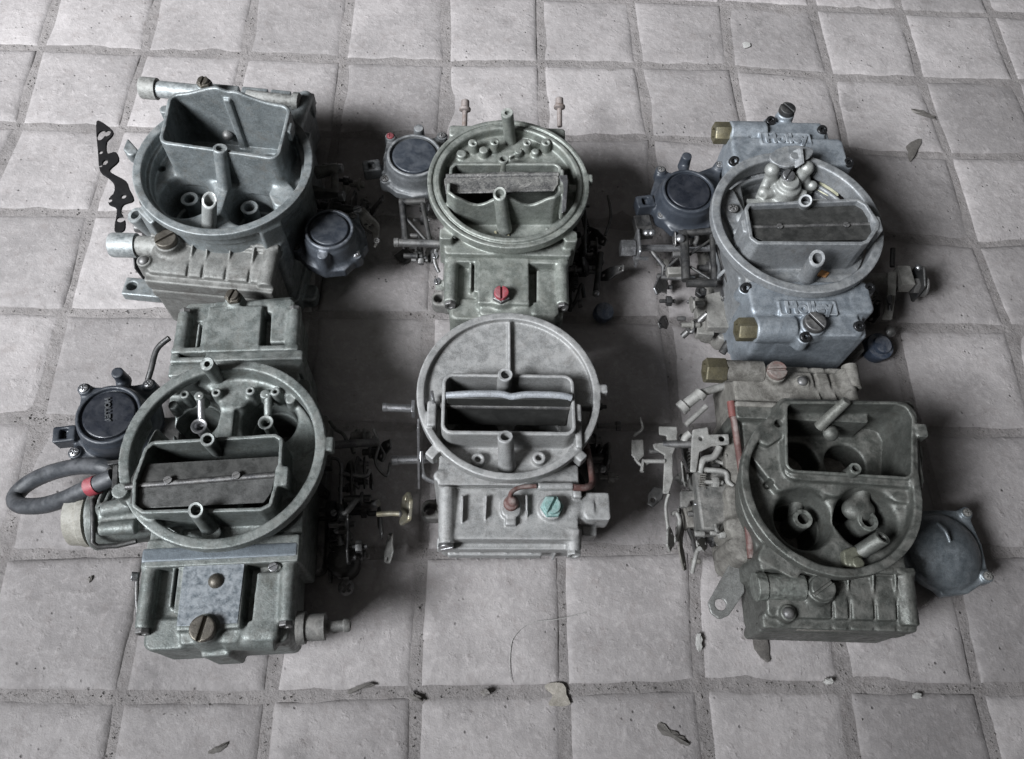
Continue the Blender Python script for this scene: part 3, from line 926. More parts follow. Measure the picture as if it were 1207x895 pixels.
# ------------------------------------------------------------------ grey carburetor with the tall choke tower (far row, light side)
M1 = metal('dull_grey_casting', (.235, .262, .27), (.305, .332, .34), (.11, .105, .095), .49, .55, .55, (.36, .36, .35), .35, .3, 61, wear=(.46, .48, .48), k=0.8)
M1_TAN = metal('tan_stained_casting', (.25, .25, .235), (.31, .31, .295), (.10, .09, .08), .6, .4, .55, (.34, .33, .31), .4, .35, 63, wear=(.42, .42, .40), k=0.6)
def carb1():
    c = Carb((90, 70, 370 / 1104), (-.1555, -.3355), 11.0, 6.62, -.09, 'dull grey carburetor with tall rectangular choke tower and black perforated lever', M1)
    p = c.p; H = 11.0
    F = Cast((-7.6, -7.0, 1.8), (7.6, 7.0, 14.2), .085)
    F.add(rrect(0, 0, 4.9, 6.0, 1.8, 7.6, .6)); F.add(cone((0, 0, 8.6), (0, 0, 10.5), 5.4, 6.3), .25)
    F.add(cone((0, -.1, 3.2), (0, .1, 9.6), 5.9, 6.0), .3)
    F.add(poly([(-4.9, -.3), (4.8, -.6), (4.7, 5.0), (-4.9, 5.0)], 3.5, 9.5, rc=.8), .3)
    F.add(disc(0, 0, 6.62, 10.3, H, r=.05), .1)
    F.cut(disc(0, 0, 5.95, 9.2, 16, r=0), .2)
    F.add(ring(0, 0, 5.6, 6.1, 9.0, 10.2, .12), .15)
    for u, v, r in ((385, 478, 2.15), (612, 508, 2.1)):
        q = p(u, v, 9.2); F.cut(cone((q[0], q[1], 9.9), (q[0], q[1], 6.0), r * .98, r * .82, 0), .4); F.cut(cone((q[0], q[1], 6.6), (q[0], q[1], 1), r * .7, r * .7, 0), .2)
    q = p(515, 470, 9.4); F.add(rrect(q[0], q[1] - .6, .35, 1.6, 8, 9.5, .25), .4)
    T = [(-4.35, -.1), (4.65, -.6), (4.6, 4.7), (-4.75, 4.75)]
    F.add(poly(T, 8.2, 14.1, rc=.8, r=.05), .25)
    F.cut(poly(T, 8.0, 16, rc=.8, off=-.3, r=0), .06)
    def rim(X, Y):
        t = np.clip((Y - 1.5) / 2.2, 0, 1)
        return 12.7 + t * (1.25 * np.exp(-((X + .5) / 2.4) ** 2) + .1 - .25 * np.exp(-((X + .1) / .5) ** 2))
    F.cut(above(rim, rrect(0, 2, 5.6, 3.4, 11.5, 16, .1, 0)), .06)
    F.add(rrect(-.2, 4.4, .26, .25, 8, 13.2, .1), .2)
    for x in (-2.3, 2.2): F.cut(cone((x, 2.1, 1), (x, 2.1, 8.3), 1.75), .3)
    q = p(745, 245, 12.4); F.add(rrect(q[0], q[1], .3, .5, 11.6, 12.6, .1), .1)
    q = p(300, 180, 12); F.add(cone((q[0] + .3, q[1], 11.2), (q[0] + .3, q[1], 12.2), .4), .2)
    q = p(178, 305, 10.6); F.add(rrect(q[0] + .2, q[1] - .2, .9, .42, 9.8, 10.8, .35, rz=-.75), .15)
    q = p(283, 372, 9.6); F.cut(cone((q[0] + .25, q[1], 8.6), (q[0] + .25, q[1], 10.2), .28))
    q = p(715, 470, 9.8); F.add(rrect(q[0] + .2, q[1], .9, .9, 8, 9.6, .6, rz=.6), .7)
    F.add(rrect(-4.6, -4.6, .9, .5, 5, 10.2, .2, rz=-.7), .3)
    F.add(rrect(4.2, -4.6, .9, .5, 5, 10.2, .2, rz=.7), .3)
    F.add(rrect(0, -4.5, 4.8, .6, 1.8, 8.2, .2), .3)
    F.add(rrect(0, 6.1, 4.8, .5, 1.8, 8.0, .2), .3)
    c.cast('main_body', F)
    for u, v in ((397, 490), (608, 520)):
        q = p(u, v, 7.7); c.tube('venturi_booster', (q[0], q[1], 5.0), q, .62, .38, 2, flare=.06)
        c.rod('booster_arm', [(q[0], q[1] + .4, 6.6), (q[0], q[1] + 2.4, 6.8)], .34, M1)
    c.tube('vent_tube', p(467, 592, 9.0), p(468, 495, 12.0), .52, .36, 2.6, metal('pale_brass_tube', (.42, .43, .42), (.36, .37, .36), (.2, .2, .19), .42, .5, .3), base=.55, slant=(0, .75, 0))
    c.tube('vent_tube', p(522, 448, 9.4), p(506, 312, 13.0), .52, .32, 2)
    c.screw(p(534, 268, 9.2), (0, -.6, .8), 'dome', .42, .5, M_STEEL_D, .6, 'throat_screw')
    # near bowl
    q = p(318, 632, 8.6); i0 = p(213, 655, 6.9)
    ribs = [p(u, 650, 8.2)[0] for u in (408, 462, 545, 628)]
    s = p(236, 708, 7.9)
    bo = bowl_ribbed(c, -1, -.15, 9.7, -5.0, 3.6, 8.3, M1_TAN, ribs, (q[0], q[1] - .1, .8, .75), M_BRASS_D, 'slot', 1.2, (s[0], s[1]))
    a = p(300, 660, 7.2); b = p(214, 655, 6.9); d = p(122, 653, 6.9)
    c.add('inlet_neck', MB().cyl(a, b, .78), M1_TAN, parent=bo)
    fitting(c, b, d, .95, M1, False, bo, .6)
    # far bowl
    q = p(446, 78, 8.4); a = p(370, 110, 7.4); b = p(285, 105, 7.4); d = p(228, 100, 7.4)
    bo = bowl_ribbed(c, 1, -1.0, 9.8, 6.4, 5.6, 8.0, M1, [-2.5, 0, 2.0], (q[0], q[1], .6, 1.5), M_BRASS_D, 'hexslot', 1.6, None)
    c.add('inlet_neck', MB().cyl((-4.0, a[1] + .1, 7.2), b, .7), M1, parent=bo); fitting(c, b, d, .9, M1_TAN, False, bo, .6)
    a = p(600, 128, 7.8); b = p(780, 150, 7.8)
    c.add('float_shaft_boss', MB().cyl(a, b, .5).cyl(p(762, 148, 7.8), p(785, 151, 7.8), .75), M1_TAN)
    # base with ear
    F = Cast((-9.4, -6.8, 0), (7, 7.2, 2.2), .12); F.add(rrect(0, 0, 5.2, 6.2, 0, 1.95, .6))
    q = p(195, 797, 1.0); F.add(rrect(q[0] + .9, q[1], 1.7, .85, 0, 1.0, .3), .2); F.cut(disc(q[0], q[1], .42, -1, 3, r=0))
    F.add(rrect(5.4, -4.6, .9, .8, 0, 1.2, .5), .2); c.cast('throttle_body', F, M1)
    # right: vacuum diaphragm and lugs
    e = [p(772, 664, 5.4)[:2], p(984, 690, 5.4)[:2], p(975, 555, 5.4)[:2], p(800, 540, 5.4)[:2]]
    c.diaphragm(p(888, 592, 7.4), 2.35, e, metal('blue_black_cover', (.055, .062, .075), (.085, .095, .11), (.035, .035, .04), .42, .35, .3, (.30, .31, .33), .4, .2, 65), M_CAP, 4.4, 7.3, p(872, 712, 6.0), None, [M_BLACK_IRON, M_STEEL, M_STEEL_D, M_STEEL_D], .70)
    c.add('diaphragm_bracket', MB().box((6.2, .2, 4.4), (2.6, 2.2, .8)).box((5.4, .2, 3.0), (1.4, 1.8, 3.0)), M_BLACK_IRON, .08)
    F = Cast((5.0, 2.4, 3.5), (9.6, 7.6, 7.6), .1)
    a = p(850, 380, 6); b = p(920, 378, 6); d = p(925, 482, 6)
    F.add(cone((5.2, a[1] - .3, 5.6), (b[0], b[1], 5.8), .55, .45)); F.add(cone((5.2, d[1] + .6, 5.4), (d[0] - .1, d[1], 5.8), .6, .45), .2); F.add(cone((b[0] - .3, b[1], 5.8), (d[0] - .4, d[1], 5.8), .32), .2)
    c.cast('choke_housing_lugs', F, M1_TAN)
    c.screw((b[0], b[1], 5.8), (1, 0, .2), 'slot', .36, .4, M_STEEL); c.screw(d, (1, 0, .2), 'slot', .4, .45, M_STEEL)
    # levers beside the diaphragm
    P = [p(u, v, 4.6) for u, v in ((985, 545), (1010, 520), (1048, 560), (1066, 580), (1064, 640), (1048, 665), (1040, 610), (1010, 590))]
    c.flat('choke_lever', P, [(*p(1036, 588, 4.6)[:2], .22)], 4.4, 4.65, metal('dusty_lever', (.26, .25, .23), (.32, .31, .29), (.14, .13, .12), .55, .4, .4), .12)
    c.screw(p(990, 535, 5.0), (0, 0, 1), 'slot', .36, .35, M_STEEL, .5, 'lever_pin'); c.screw(p(1058, 640, 4.7), (0, -.4, 1), 'hex', .28, .3, M_STEEL_D, .5, 'lever_nut')
    c.rod('linkage_rod', [p(1020, 610, 4.2), p(1008, 655, 3.8), p(995, 690, 3.4)], .16, M_STEEL_D)
    c.add('throttle_shaft', MB().cyl((5.0, 3.6, 2.2), (9.6, 3.4, 2.2), .4).cyl((8.8, 3.4, 2.2), (9.3, 3.4, 2.2), .9), M_BLACK_IRON)
    c.rod('lever_stem', [p(1020, 590, 4.5), (9.2, 2.6, 3.4), (9.2, 3.3, 2.4)], .25, M_BLACK_IRON)
    # left: black perforated throttle lever
    k = .2346 / .33514
    O = [(100, 122), (120, 100), (185, 148), (180, 178), (156, 205), (158, 262), (200, 255), (216, 300), (170, 345), (192, 368), (252, 402), (268, 440), (292, 498), (240, 520), (228, 560), (248, 600), (242, 650), (192, 652), (205, 545), (165, 520), (166, 488), (190, 460), (190, 418), (160, 385), (120, 352), (110, 262)]
    zt = 4.2
    P = [p(x * k, (120 + y * .2346 - 70) / .33514, zt) for x, y in O]
    Hh = [(127, 172, .30, 1.9), (158, 162, .26, 1.3), (125, 258, .16, 1.3), (147, 308, .2, 1.5), (124, 326, .14, 1), (225, 595, .33, .8), (171, 500, .16, 1.2), (240, 480, .2, 1)]
    Hh = [(*p(x * k, (120 + y * .2346 - 70) / .33514, zt)[:2], r, s) for x, y, r, s in Hh]
    c.flat('throttle_lever', smooth(P), Hh, zt - .1, zt + .12, M_MATT_BLACK, 0)
    q = p(190, 540, 4.4); c.add('throttle_shaft', MB().cyl((-4.6, q[1], 2.4), (q[0] - .3, q[1], 2.4), .45).cyl((q[0] + .6, q[1], 2.4), (q[0] + 1.0, q[1], 2.4), 1.0), M_STEEL_D)
    c.add('lever_stem', MB().cyl((q[0] + .4, q[1], 2.2), (q[0] + .4, q[1], 4.1), .4), M_BLACK_IRON)
    c.tube('idle_boss', (q[0] + 1.4, q[1] - .3, 2.6), (q[0] + .7, q[1] - .5, 4.9), .72, .4, .8)
    clutter(c, (-9.2, -5.6), (-4.2, 2.6), (.8, 4.0), 14, [M_BLACK_IRON, M_STEEL_D, M1_TAN], 52)
    clutter(c, (6.0, 9.6), (1.2, 6.4), (1.0, 5.0), 16, [M_BLACK_IRON, M_STEEL_D, bpy.data.materials['dusty_lever']], 53)
    return c
carb1()

# ------------------------------------------------------------------ olive-grey four-barrel (middle of the far row)
M2 = metal('olive_grey_casting', (.27, .29, .265), (.34, .36, .33), (.12, .122, .10), .48, .55, .55, (.38, .38, .35), .35, .3, 51, wear=(.46, .47, .44), k=0.74)
def carb2():
    c = Carb((410, 90, 370 / 1104), (.060, -.3368), 10.0, 6.3, 0.0, 'olive-grey carburetor with bright red slotted plug and flaking black choke plate', M2)
    p = c.p; H = 10.0
    F = Cast((-7.2, -6.6, 1.8), (7.4, 7.4, 12.6), .085)
    F.add(rrect(0, 0, 4.7, 6.0, 1.8, 7.4, .6)); F.add(cone((0, 0, 5), (0, 0, 9.5), 4.6, 6.1), .4)
    F.add(disc(0, 0, 6.3, 9.2, H, r=.05), .1)
    F.add(ring(0, 0, 5.3, 5.75, 9, H + .05, .08), .0)
    F.cut(disc(0, 0, 5.3, 8.2, 14, r=0), .2)
    F.cut(ring(0, 0, 5.78, 5.95, 9.85, 11, 0), .05)
    F.add(rrect(0, 6.3, 4.8, .6, 1.8, 8.6, .3), .2)
    # rear deck with bleed posts
    F.add(both(disc(0, 0, 5.5, 7.6, 9.2, r=.1), rrect(0, 3.9, 6, 1.9, 7, 9.2, .2)), .2)
    for u, v, zz, r in ((440, 232, 10.2, .38), (516, 228, 10.3, .38), (630, 230, 10.3, .36), (697, 230, 10.2, .38), (478, 258, 9.9, .36), (400, 270, 9.6, .4), (600, 262, 9.8, .3), (660, 262, 9.7, .3)):
        q = p(u, v, zz); F.add(cone((q[0], q[1], 8.4), (q[0], q[1], zz), r * 1.2, r), .15)
        if zz > 10: F.cut(cone((q[0] + .1, q[1] - .1, zz - .6), (q[0] + .1, q[1] - .1, zz + .4), .08, .2, 0))
    q = p(600, 262, 9.6); F.add(rrect(q[0], q[1] - .1, .9, .1, 8.6, 9.6, .05, rz=.6), .1)
    # choke tower: low back wall, scalloped front wall
    T = [(-4.75, -2.4), (-4.6, .95), (-4.2, 1.45), (3.7, 1.7), (4.15, 1.3), (3.95, -2.2), (3.4, -2.75), (-4.1, -2.95)]
    F.add(poly(T, 7.0, 11.5, rc=.45, r=.05), .15)
    F.cut(poly(T, 5.4, 14, rc=.45, off=-.28, r=0), .05)
    for x in (-2.2, 2.0): F.cut(cone((x, -.7, 1), (x, -.7, 6), 1.75), .2)
    def front(X, Y):
        wave = 10.55 + .95 * np.cos((X + .45) * math.pi / 3.9) ** 2
        back = 10.35 + 0 * X
        t = np.clip((Y + 1.6) / 1.0, 0, 1)
        return wave * (1 - t) + back * t
    F.cut(above(front, rrect(-.3, -.6, 5.4, 3.0, 9.6, 13, .1, 0)), .06)
    q = p(760, 400, 11); F.add(rrect(q[0] - .1, q[1] + .2, .14, 1.5, 9, 11.4, .05), .1)
    q = p(848, 360, 9.8); F.add(rrect(q[0] - .1, q[1], .4, .35, 9.3, 9.95, .1), .08)
    F.add(rrect(-2.2, -4.3, .15, .5, 8, 8.9, .05), .1); F.add(rrect(3.0, -4.1, .15, .6, 8, 8.9, .05), .1)
    F.add(rrect(0, -5.1, 4.85, .7, 1.8, 8.4, .3), .2)
    for x in (-5.1, 5.1): F.add(rrect(x * .93, -4.6, .5, .5, 6, 9.3, .2), .3)
    c.cast('main_body', F)
    z = 10.75
    c.add('choke_plate', MB().sheet([p(u, v, z) for u, v in ((338, 362), (352, 346), (560, 334), (735, 340), (742, 358), (740, 380), (725, 402), (345, 412))], (0, 0, -1), .14), M_FLAKED, .05)
    fl = M_PLATE_LIT
    c.add('choke_shaft', MB().cyl(p(345, 352, 10.75), p(742, 345, 10.75), .18), M_FLAKED)
    c.add('choke_lever', MB().sheet([p(u, v, 11.4) for u, v in ((742, 348), (772, 346), (775, 372), (768, 470), (752, 480), (756, 380))], (0, 0, -1), .2), M_STEEL, .05)
    c.tube('vent_tube', p(573, 245, 8.6), p(560, 128, 12.6), .48, .2, .3, slant=(0, 0, 0))
    q = p(547, 290, 10.6); c.tube('vent_tube', (q[0], q[1] - .1, 8.4), q, .42, .26, 1.5)
    c.tube('vent_tube', p(552, 540, 8.4), p(534, 412, 11.9), .5, .33, 2.4, base=.58, slant=(0, .5, 0))
    q = p(805, 378, 10); c.add('ring_boss', MB().cyl((q[0] - .6, q[1], 9.4), (q[0] + .1, q[1], 9.4), .3), M2)
    # paint flakes lying in the throat
    for k in range(9):
        q = p(rnd.uniform(450, 590), rnd.uniform(540, 556), 8.45)
        c.add('flake', MB().box((q[0], q[1], 8.32 + rnd.uniform(0, .05)), (rnd.uniform(.08, .3), rnd.uniform(.06, .18), .05), rnd.uniform(0, 3)), M_FLAKE)
    # long bowl studs left standing at the back
    for u, v, u2, v2 in ((413, 98, 410, 182), (744, 90, 745, 178)):
        a = p(u2, v2, 4.2); b = p(u, v, 5.0)
        c.add('bowl_stud', MB().cyl(a, b, .24).lathe(Vector(b) - (Vector(b) - Vector(a)).normalized() * .7, Vector(b) - Vector(a), [(0, .3), (.1, .52), (.3, .52), (.4, .38), (1.0, .36), (1.05, .3)], 12), metal('rusty_stud', (.20, .17, .16), (.26, .23, .22), (.12, .08, .06), .6, .3, .4) if u < 500 else bpy.data.materials['rusty_stud'])
    # metering block + bowl
    F = Cast((-5.2, -6.2, 1.4), (5.2, -4.6, 8.4), .11); F.add(rrect(-.05, -5.35, 4.8, .5, 1.5, 8.0, .15)); F.cut(rrect(0, -5.75, 6, .05, 7.6, 9, .01, 0))
    c.cast('metering_block', F)
    q = p(540, 765, 8.5)
    bowl_panelled(c, -1, -.1, 9.5, -5.75, 5.2, 8.0, M2, (q[0], q[1], .72, 1.57), 'hexslot', M_STEEL_D)
    c.screw((q[0], q[1], 8.35), (0, 0, 1), 'slot', .55, .46, M_RED, 1.57, 'red_plug_top')
    # base, ear
    F = Cast((-7, -6.6, 0), (7, 7.2, 2.2), .12); F.add(rrect(0, 0, 5.2, 6.2, 0, 1.95, .6))
    q = p(320, 780, 1.3); F.add(rrect(q[0] + .5, q[1], 1.1, .75, 0, 1.3, .6), .2); F.cut(disc(q[0], q[1], .4, -1, 3, r=0))
    F.add(rrect(5.6, 5.2, .9, .8, 0, 1.2, .5), .2); c.cast('throttle_body', F, M_DARK_BASE)
    q = p(318, 735, 3.0); c.add('idle_mixture_boss', MB().cyl((q[0] + 1, q[1], 3), (q[0] - .2, q[1], 3), .45), M2)
    # diaphragm
    e = [p(150, 218, 5.4)[:2], p(132, 368, 5.4)[:2], p(332, 216, 5.4)[:2]]
    c.diaphragm(p(234, 275, 7.2), 2.5, e, metal('dark_grey_cover', (.085, .09, .095), (.13, .135, .14), (.05, .05, .05), .48, .3, .3, (.36, .36, .36), .55, .25, 53), M_CAP, 4.6, 7.2, p(250, 190, 6.6), (*p(85, 325, 5.4)[:2], .2), [M_RED, M_STEEL_D, M_STEEL_D], .80)
    c.add('diaphragm_bracket', MB().box((-6.2, 5.0, 4.6), (2.6, 2.4, .8)).box((-5.2, 4.6, 3.2), (1.2, 1.6, 3.2)), M_BLACK_IRON, .08)
    # open frame bracket under it
    w = [p(190, 440, 5.4), p(204, 578, 5.0)]
    c.rod('bracket_bar', w, .28, M_BLACK_IRON, False); c.rod('bracket_bar', [p(262, 446, 5.4), p(290, 592, 5.0)], .2, M_BLACK_IRON, False)
    c.rod('bracket_bar', [p(180, 442, 5.4), p(272, 440, 5.4)], .3, M_BLACK_IRON, False); c.rod('bracket_bar', [p(206, 500, 5.2), p(285, 588, 5.0)], .14, M_BLACK_IRON, False)
    c.add('choke_shaft_end', MB().cyl(p(165, 585, 5), p(335, 590, 5), .33).cyl(p(180, 585, 5), p(162, 585, 5), .38), M_STEEL_D)
    c.rod('linkage_rod', [p(310, 610, 4.6), p(305, 650, 4.2), p(320, 690, 3.8)], .16, M_STEEL_D)
    for u, v in ((310, 635), (318, 725)): c.screw(p(u, v, 4.4), (-.3, 0, 1), 'slot', .3, .3, M_STEEL)
    q = p(200, 632, 0.3); c.add('gasket_scrap', MB().box((q[0], q[1], .25), (1.3, 1.3, .1), .75), M_BLACK_IRON)
    # right linkage
    throttle_side(c, 1, 5.0, -1.2, 2, 3.2, M_BLACK_IRON, M_STEEL_D)
    q = p(905, 795, 2.6); c.add('pump_cap', MB().lathe((q[0], q[1], .6), (.15, -.2, 1), [(0, .8), (.7, .85), (1.0, .75), (1.15, .45), (1.15, .2)], 24), M_BLUE_PL); c.screw(p(872, 768, 3.0), (0, 0, 1), 'dome', .3, .4, M_STEEL, 0, 'ball_stud')
    c.rod('pump_arm', [p(872, 768, 2.6), p(880, 700, 2.8), p(890, 620, 3.2)], .26, M_BLACK_IRON)
    c.rod('linkage_rod', [p(915, 420, 4.8), p(925, 490, 4.4), p(905, 560, 4.0)], .13, M_STEEL_D)
    clutter(c, (5.3, 8.0), (-5.0, 3.0), (.8, 4.6), 18, [M_BLACK_IRON, M_STEEL_D, M_BLACK_IRON], 47)
    clutter(c, (-9.0, -5.4), (-4.0, 4.5), (.6, 4.2), 10, [M_BLACK_IRON, M_STEEL_D], 48)
    return c
M_FLAKE = metal('yellow_flake', (.52, .47, .30), (.45, .42, .33), (.3, .28, .2), .6, 0, .3)
carb2()

# ------------------------------------------------------------------ bright silver-blue carburetor with raised lettering
M3 = metal('silver_blue_casting', (.30, .335, .375), (.36, .395, .43), (.16, .17, .18), .46, .55, .4, (.40, .41, .42), .3, .2, 71, wear=(.55, .58, .61), k=0.8)
M3_D = metal('silver_grey_inner', (.30, .315, .33), (.36, .37, .38), (.14, .135, .13), .5, .45, .5, (.40, .40, .39), .4, .28, 73, wear=(.5, .51, .52), k=0.75)
M_SOCKET = metal('black_socket_screw', (.03, .03, .032), (.05, .05, .052), (.02, .02, .02), .32, .7, .2, seed=75, bump=.1)
def bowl_smooth(c, sgn, xc, W, yin, D, zt, step, plug, text, inlet):
    hw = W / 2; Y = lambda t: yin + sgn * t
    ya, yb = sorted((Y(-.4), Y(D + .5)))
    F = Cast((xc - hw - .9, ya, 1.4), (xc + hw + .9, yb, zt + .6), .095)
    F.add(rrect(xc, Y(D * .30), hw, D * .30, 1.8, zt, .5, .25))
    F.add(rrect(xc - .2, Y(D * .5), hw - .6, D * .5, 1.8, zt - .55, .4, .2), .3)
    F.add(rrect(xc + .3, Y(D * .78), hw - 1.6, D * .22, 2.4, zt - .25, .3, .15), .2)
    F.add(cone((xc - hw + .2, Y(D * .82), zt - .75), (xc - 1.5, Y(D * .82), zt - .75), 1.0, 1.0, .1), .1)
    F.add(rrect(xc - hw + .9, Y(D * .45), .8, D * .35, 2.4, zt - .15, .3, .2), .25)
    for ex, et in ((-hw - .05, .5), (hw + .05, .5), (hw - 1.5, D * .82), (-1.0, D + .05)):
        F.add(cone((xc + ex, Y(et), zt - 1.6), (xc + ex, Y(et), zt - .35), .55, .5), .3)
    F.add(rrect(text[0], text[1], text[2] + .22, .62, zt - .3, zt + .13, .12, .06), .06)
    F.cut(rrect(text[0], text[1], text[2] + .08, .5, zt + .02, zt + 1, .06, 0), .03)
    F.add(cone((plug[0], plug[1], zt - 1), (plug[0], plug[1], zt + .12), plug[2] * 1.25, plug[2] * 1.1), .25)
    o = c.cast('fuel_bowl', F, M3)
    for k, (ex, et) in enumerate(((-hw - .05, .5), (hw + .05, .5), (hw - 1.5, D * .82), (-1.0, D + .05))):
        c.screw((xc + ex, Y(et), zt - .4), (0, -.35, 1), 'torx', .42, .45, M_SOCKET, k, 'bowl_screw', o)
    c.screw((plug[0], plug[1], zt + .1), (0, 0, 1), 'slot', plug[2], .55, M_STEEL_D if sgn < 0 else M_BLACK_IRON, 2.2, 'inlet_seat_plug', o)
    raised_text('Holley', 1.36, .09, M3, o, (text[0], text[1] - .03, zt + .06), bold=.05)
    fitting(c, (xc - hw + .4, Y(D * .82), zt - .75), (xc - hw - 1.1 if inlet is None else inlet, Y(D * .82), zt - .75), .88, M_BRASS, True, o, .55)
    return o
def carb3():
    c = Carb((740, 100, 380 / 1063), (.2836, -.3667), 10.0, 6.7, .02, 'clean silver-blue carburetor with raised lettering on both fuel bowls', M3_D)
    p = c.p; H = 10.0
    F = Cast((-7.6, -7.0, 1.8), (7.6, 7.2, 12.2), .085)
    F.add(rrect(.3, 0, 4.8, 6.0, 1.8, 7.4, .6)); F.add(cone((0, 0, 5), (0, 0, 9.5), 4.6, 6.5), .4)
    F.add(disc(0, 0, 6.7, 9.2, H, r=.05), .1)
    F.cut(disc(0, 0, 5.95, 8.3, 16, r=0), .22)
    F.cut(both(disc(0, 0, 5.6, 6.4, 16, r=0), rrect(1.0, 3.2, 4.2, 2.4, 5, 14, .3, 0)), .2)
    T = [(-4.7, -.2), (-4.35, .35), (4.3, .9), (4.95, .4), (5.5, -1.4), (5.25, -2.0), (4.3, -3.2), (3.7, -3.45), (-4.2, -3.45), (-4.75, -2.9)]
    F.add(poly(T, 7.0, 11.5, rc=.35, r=.05), .15)
    F.cut(poly(T, 5.4, 14, rc=.35, off=-.3, r=0), .06)
    q = p(822, 462, 11.2); F.add(rrect(q[0] - .1, q[1], .4, .7, 9, 11.4, .2), .15)
    q = p(392, 470, 11); F.add(rrect(q[0], q[1], .4, .6, 9, 11.2, .2), .15)
    F.add(rrect(.3, -4.6, 4.6, .6, 1.8, 8.3, .2), .3); F.add(rrect(.8, 6.2, 4.6, .5, 1.8, 8.2, .2), .3)
    q = p(345, 410, 9); F.add(rrect(q[0] + .2, q[1] - .2, .8, 2.2, 7.5, 8.9, .3, rz=.25), .2)
    c.cast('main_body', F)
    z = 11.0
    c.add('choke_plate', MB().sheet([p(u, v, z) for u, v in ((408, 402), (772, 392), (795, 425), (808, 458), (412, 466), (402, 430))], (0, 0, -1), .12), M_PLATE, .03)
    c.add('choke_plate_lower', MB().sheet([p(u, v, z + .1) for u, v in ((412, 474), (810, 462), (805, 495), (795, 510), (450, 516), (420, 502))], (0, 0, -1), .12), M_PLATE, .03)
    c.add('choke_shaft', MB().cyl(p(395, 471, 11.0), p(822, 460, 11.0), .16), M_STEEL_D)
    # accelerator pump nozzle in the rear throat
    F = Cast((-2.6, 1.5, 5.5), (4.4, 7.0, 10.8), .085)
    q = p(530, 325, 9.2); F.add(disc(q[0], q[1], 1.15, 6, 9.1, .2)); F.add(disc(q[0], q[1], .8, 6, 9.6, .15), .2)
    for u, v, u2, v2 in ((478, 275, 450, 345), (593, 270, 612, 325)):
        a = p(u, v, 10.2); F.add(cone((q[0] * .3 + a[0] * .7, q[1] * .3 + a[1] * .7, 8.2), a, .42, .55), .15); F.add(ball((a[0], a[1], 10.0), .58), .05)
        b = p(u2, v2, 8.8); F.add(cone((b[0], b[1], 7.6), (a[0], a[1], 9.6), .38, .34), .15); F.add(ball((b[0], b[1], 8.5), .42), .1)
    for u, v in ((455, 350), (595, 350)): b = p(u, v, 8.9); F.add(cone((q[0], q[1], 8.4), (b[0], b[1], 8.4), .4, .35), .15)
    F.add(rrect(.8, 3.0, 4.2, .6, 6.5, 8.0, .3), .3)
    c.cast('pump_nozzle', F, metal('grey_nozzle', (.27, .275, .265), (.33, .335, .32), (.15, .15, .135), .5, .4, .4, seed=77))
    q = p(533, 290, 10.1); c.screw((q[0], q[1], 9.5), (0, -.2, 1), 'slot', .5, .5, M_STEEL, 1.0, 'nozzle_screw')
    # fin plate over the back of the ring
    P = [p(u, v, 10.6) for u, v in ((468, 232), (500, 208), (540, 200), (580, 202), (612, 214), (600, 240), (560, 262), (520, 270), (480, 256))]
    c.flat('vent_baffle', smooth(P), [], 10.3, 10.6, M3_D, 0)
    a = p(562, 265, 11.0); b = p(545, 190, 11.0)
    c.add('baffle_fin', MB().sheet([(a[0] - .1, a[1] + .1, 10.55), (b[0], b[1] - .5, 10.55), (b[0] + .5, b[1] - .5, 11.0), (a[0] + .4, a[1] + .3, 10.9)], (1, 0, 0), .2).cyl((b[0], b[1] - 1.2, 8.6), (b[0], b[1] - 1.2, 10.8), .4), M3_D, .05)
    c.tube('vent_tube', p(575, 415, 9), p(586, 382, 12.2), .5, .33, 1.6, M3_D)
    c.tube('vent_tube', p(585, 642, 8.4), p(625, 572, 11.8), .58, .36, 2.4, M3_D, base=.66, slant=(0, .5, 0))
    P = [p(u, v, 8.2) for u, v in ((618, 335), (655, 300), (700, 295), (696, 366), (660, 362), (640, 350))]
    c.flat('paper_scrap', P, [], 7.9, 8.0, metal('yellowed_paper', (.40, .39, .27), (.46, .45, .34), (.28, .27, .18), .8, 0, .3), .03, shear=(.15, .1, P[0][0], P[0][1]))
    P = [p(u, v, 8.6) for u, v in ((622, 628), (640, 608), (668, 618), (655, 634))]
    c.flat('orange_scrap', P, [], 8.4, 8.6, metal('orange_bit', (.40, .20, .07), (.34, .17, .07), (.2, .1, .05), .6, 0, .3), .05)
    c.screw(p(345, 410, 9.1), (0, 0, 1), 'phil', .42, .3, M_STEEL_D, .3, 'throat_screw')
    F = Cast((-6, -3, 8.5), (-3.5, 0.6, 11), .08)
    for u, v, zz, r in ((372, 445, 9.6, .45), (380, 468, 9.9, .4), (362, 485, 9.4, .4), (388, 430, 10.0, .3)): F.add(ball(p(u, v, zz), r, (1, 1.2, .8)), .15)
    c.cast('crumpled_seal', F, M3_D, wob=.06)
    t = p(595, 735, 8.75); q = p(612, 790, 8.8)
    bowl_smooth(c, -1, .35, 9.5, -4.75, 4.7, 8.65, 0, (q[0], q[1], .82), (t[0], t[1], 2.0), None)
    t = p(525, 170, 9.0); q = p(525, 84, 9.0)
    bowl_smooth(c, 1, 1.35, 9.6, 6.6, 4.9, 8.65, 0, (q[0], q[1], .68), (t[0], t[1], 1.95), None)
    F = Cast((-7, -6.8, 0), (7, 7.2, 2.2), .12); F.add(rrect(.3, 0, 5.2, 6.2, 0, 1.95, .6))
    q = p(266, 815, 1.2); F.add(rrect(q[0] + 1.6, q[1] + .4, 2.2, .9, 0, 1.2, .6), .2); F.cut(disc(q[0], q[1], .42, -1, 3, r=0)); c.cast('throttle_body', F, metal('tan_base_casting', (.17, .165, .15), (.23, .22, .205), (.10, .095, .085), .6, .3, .45, (.30, .29, .27), .5, .35, 79))
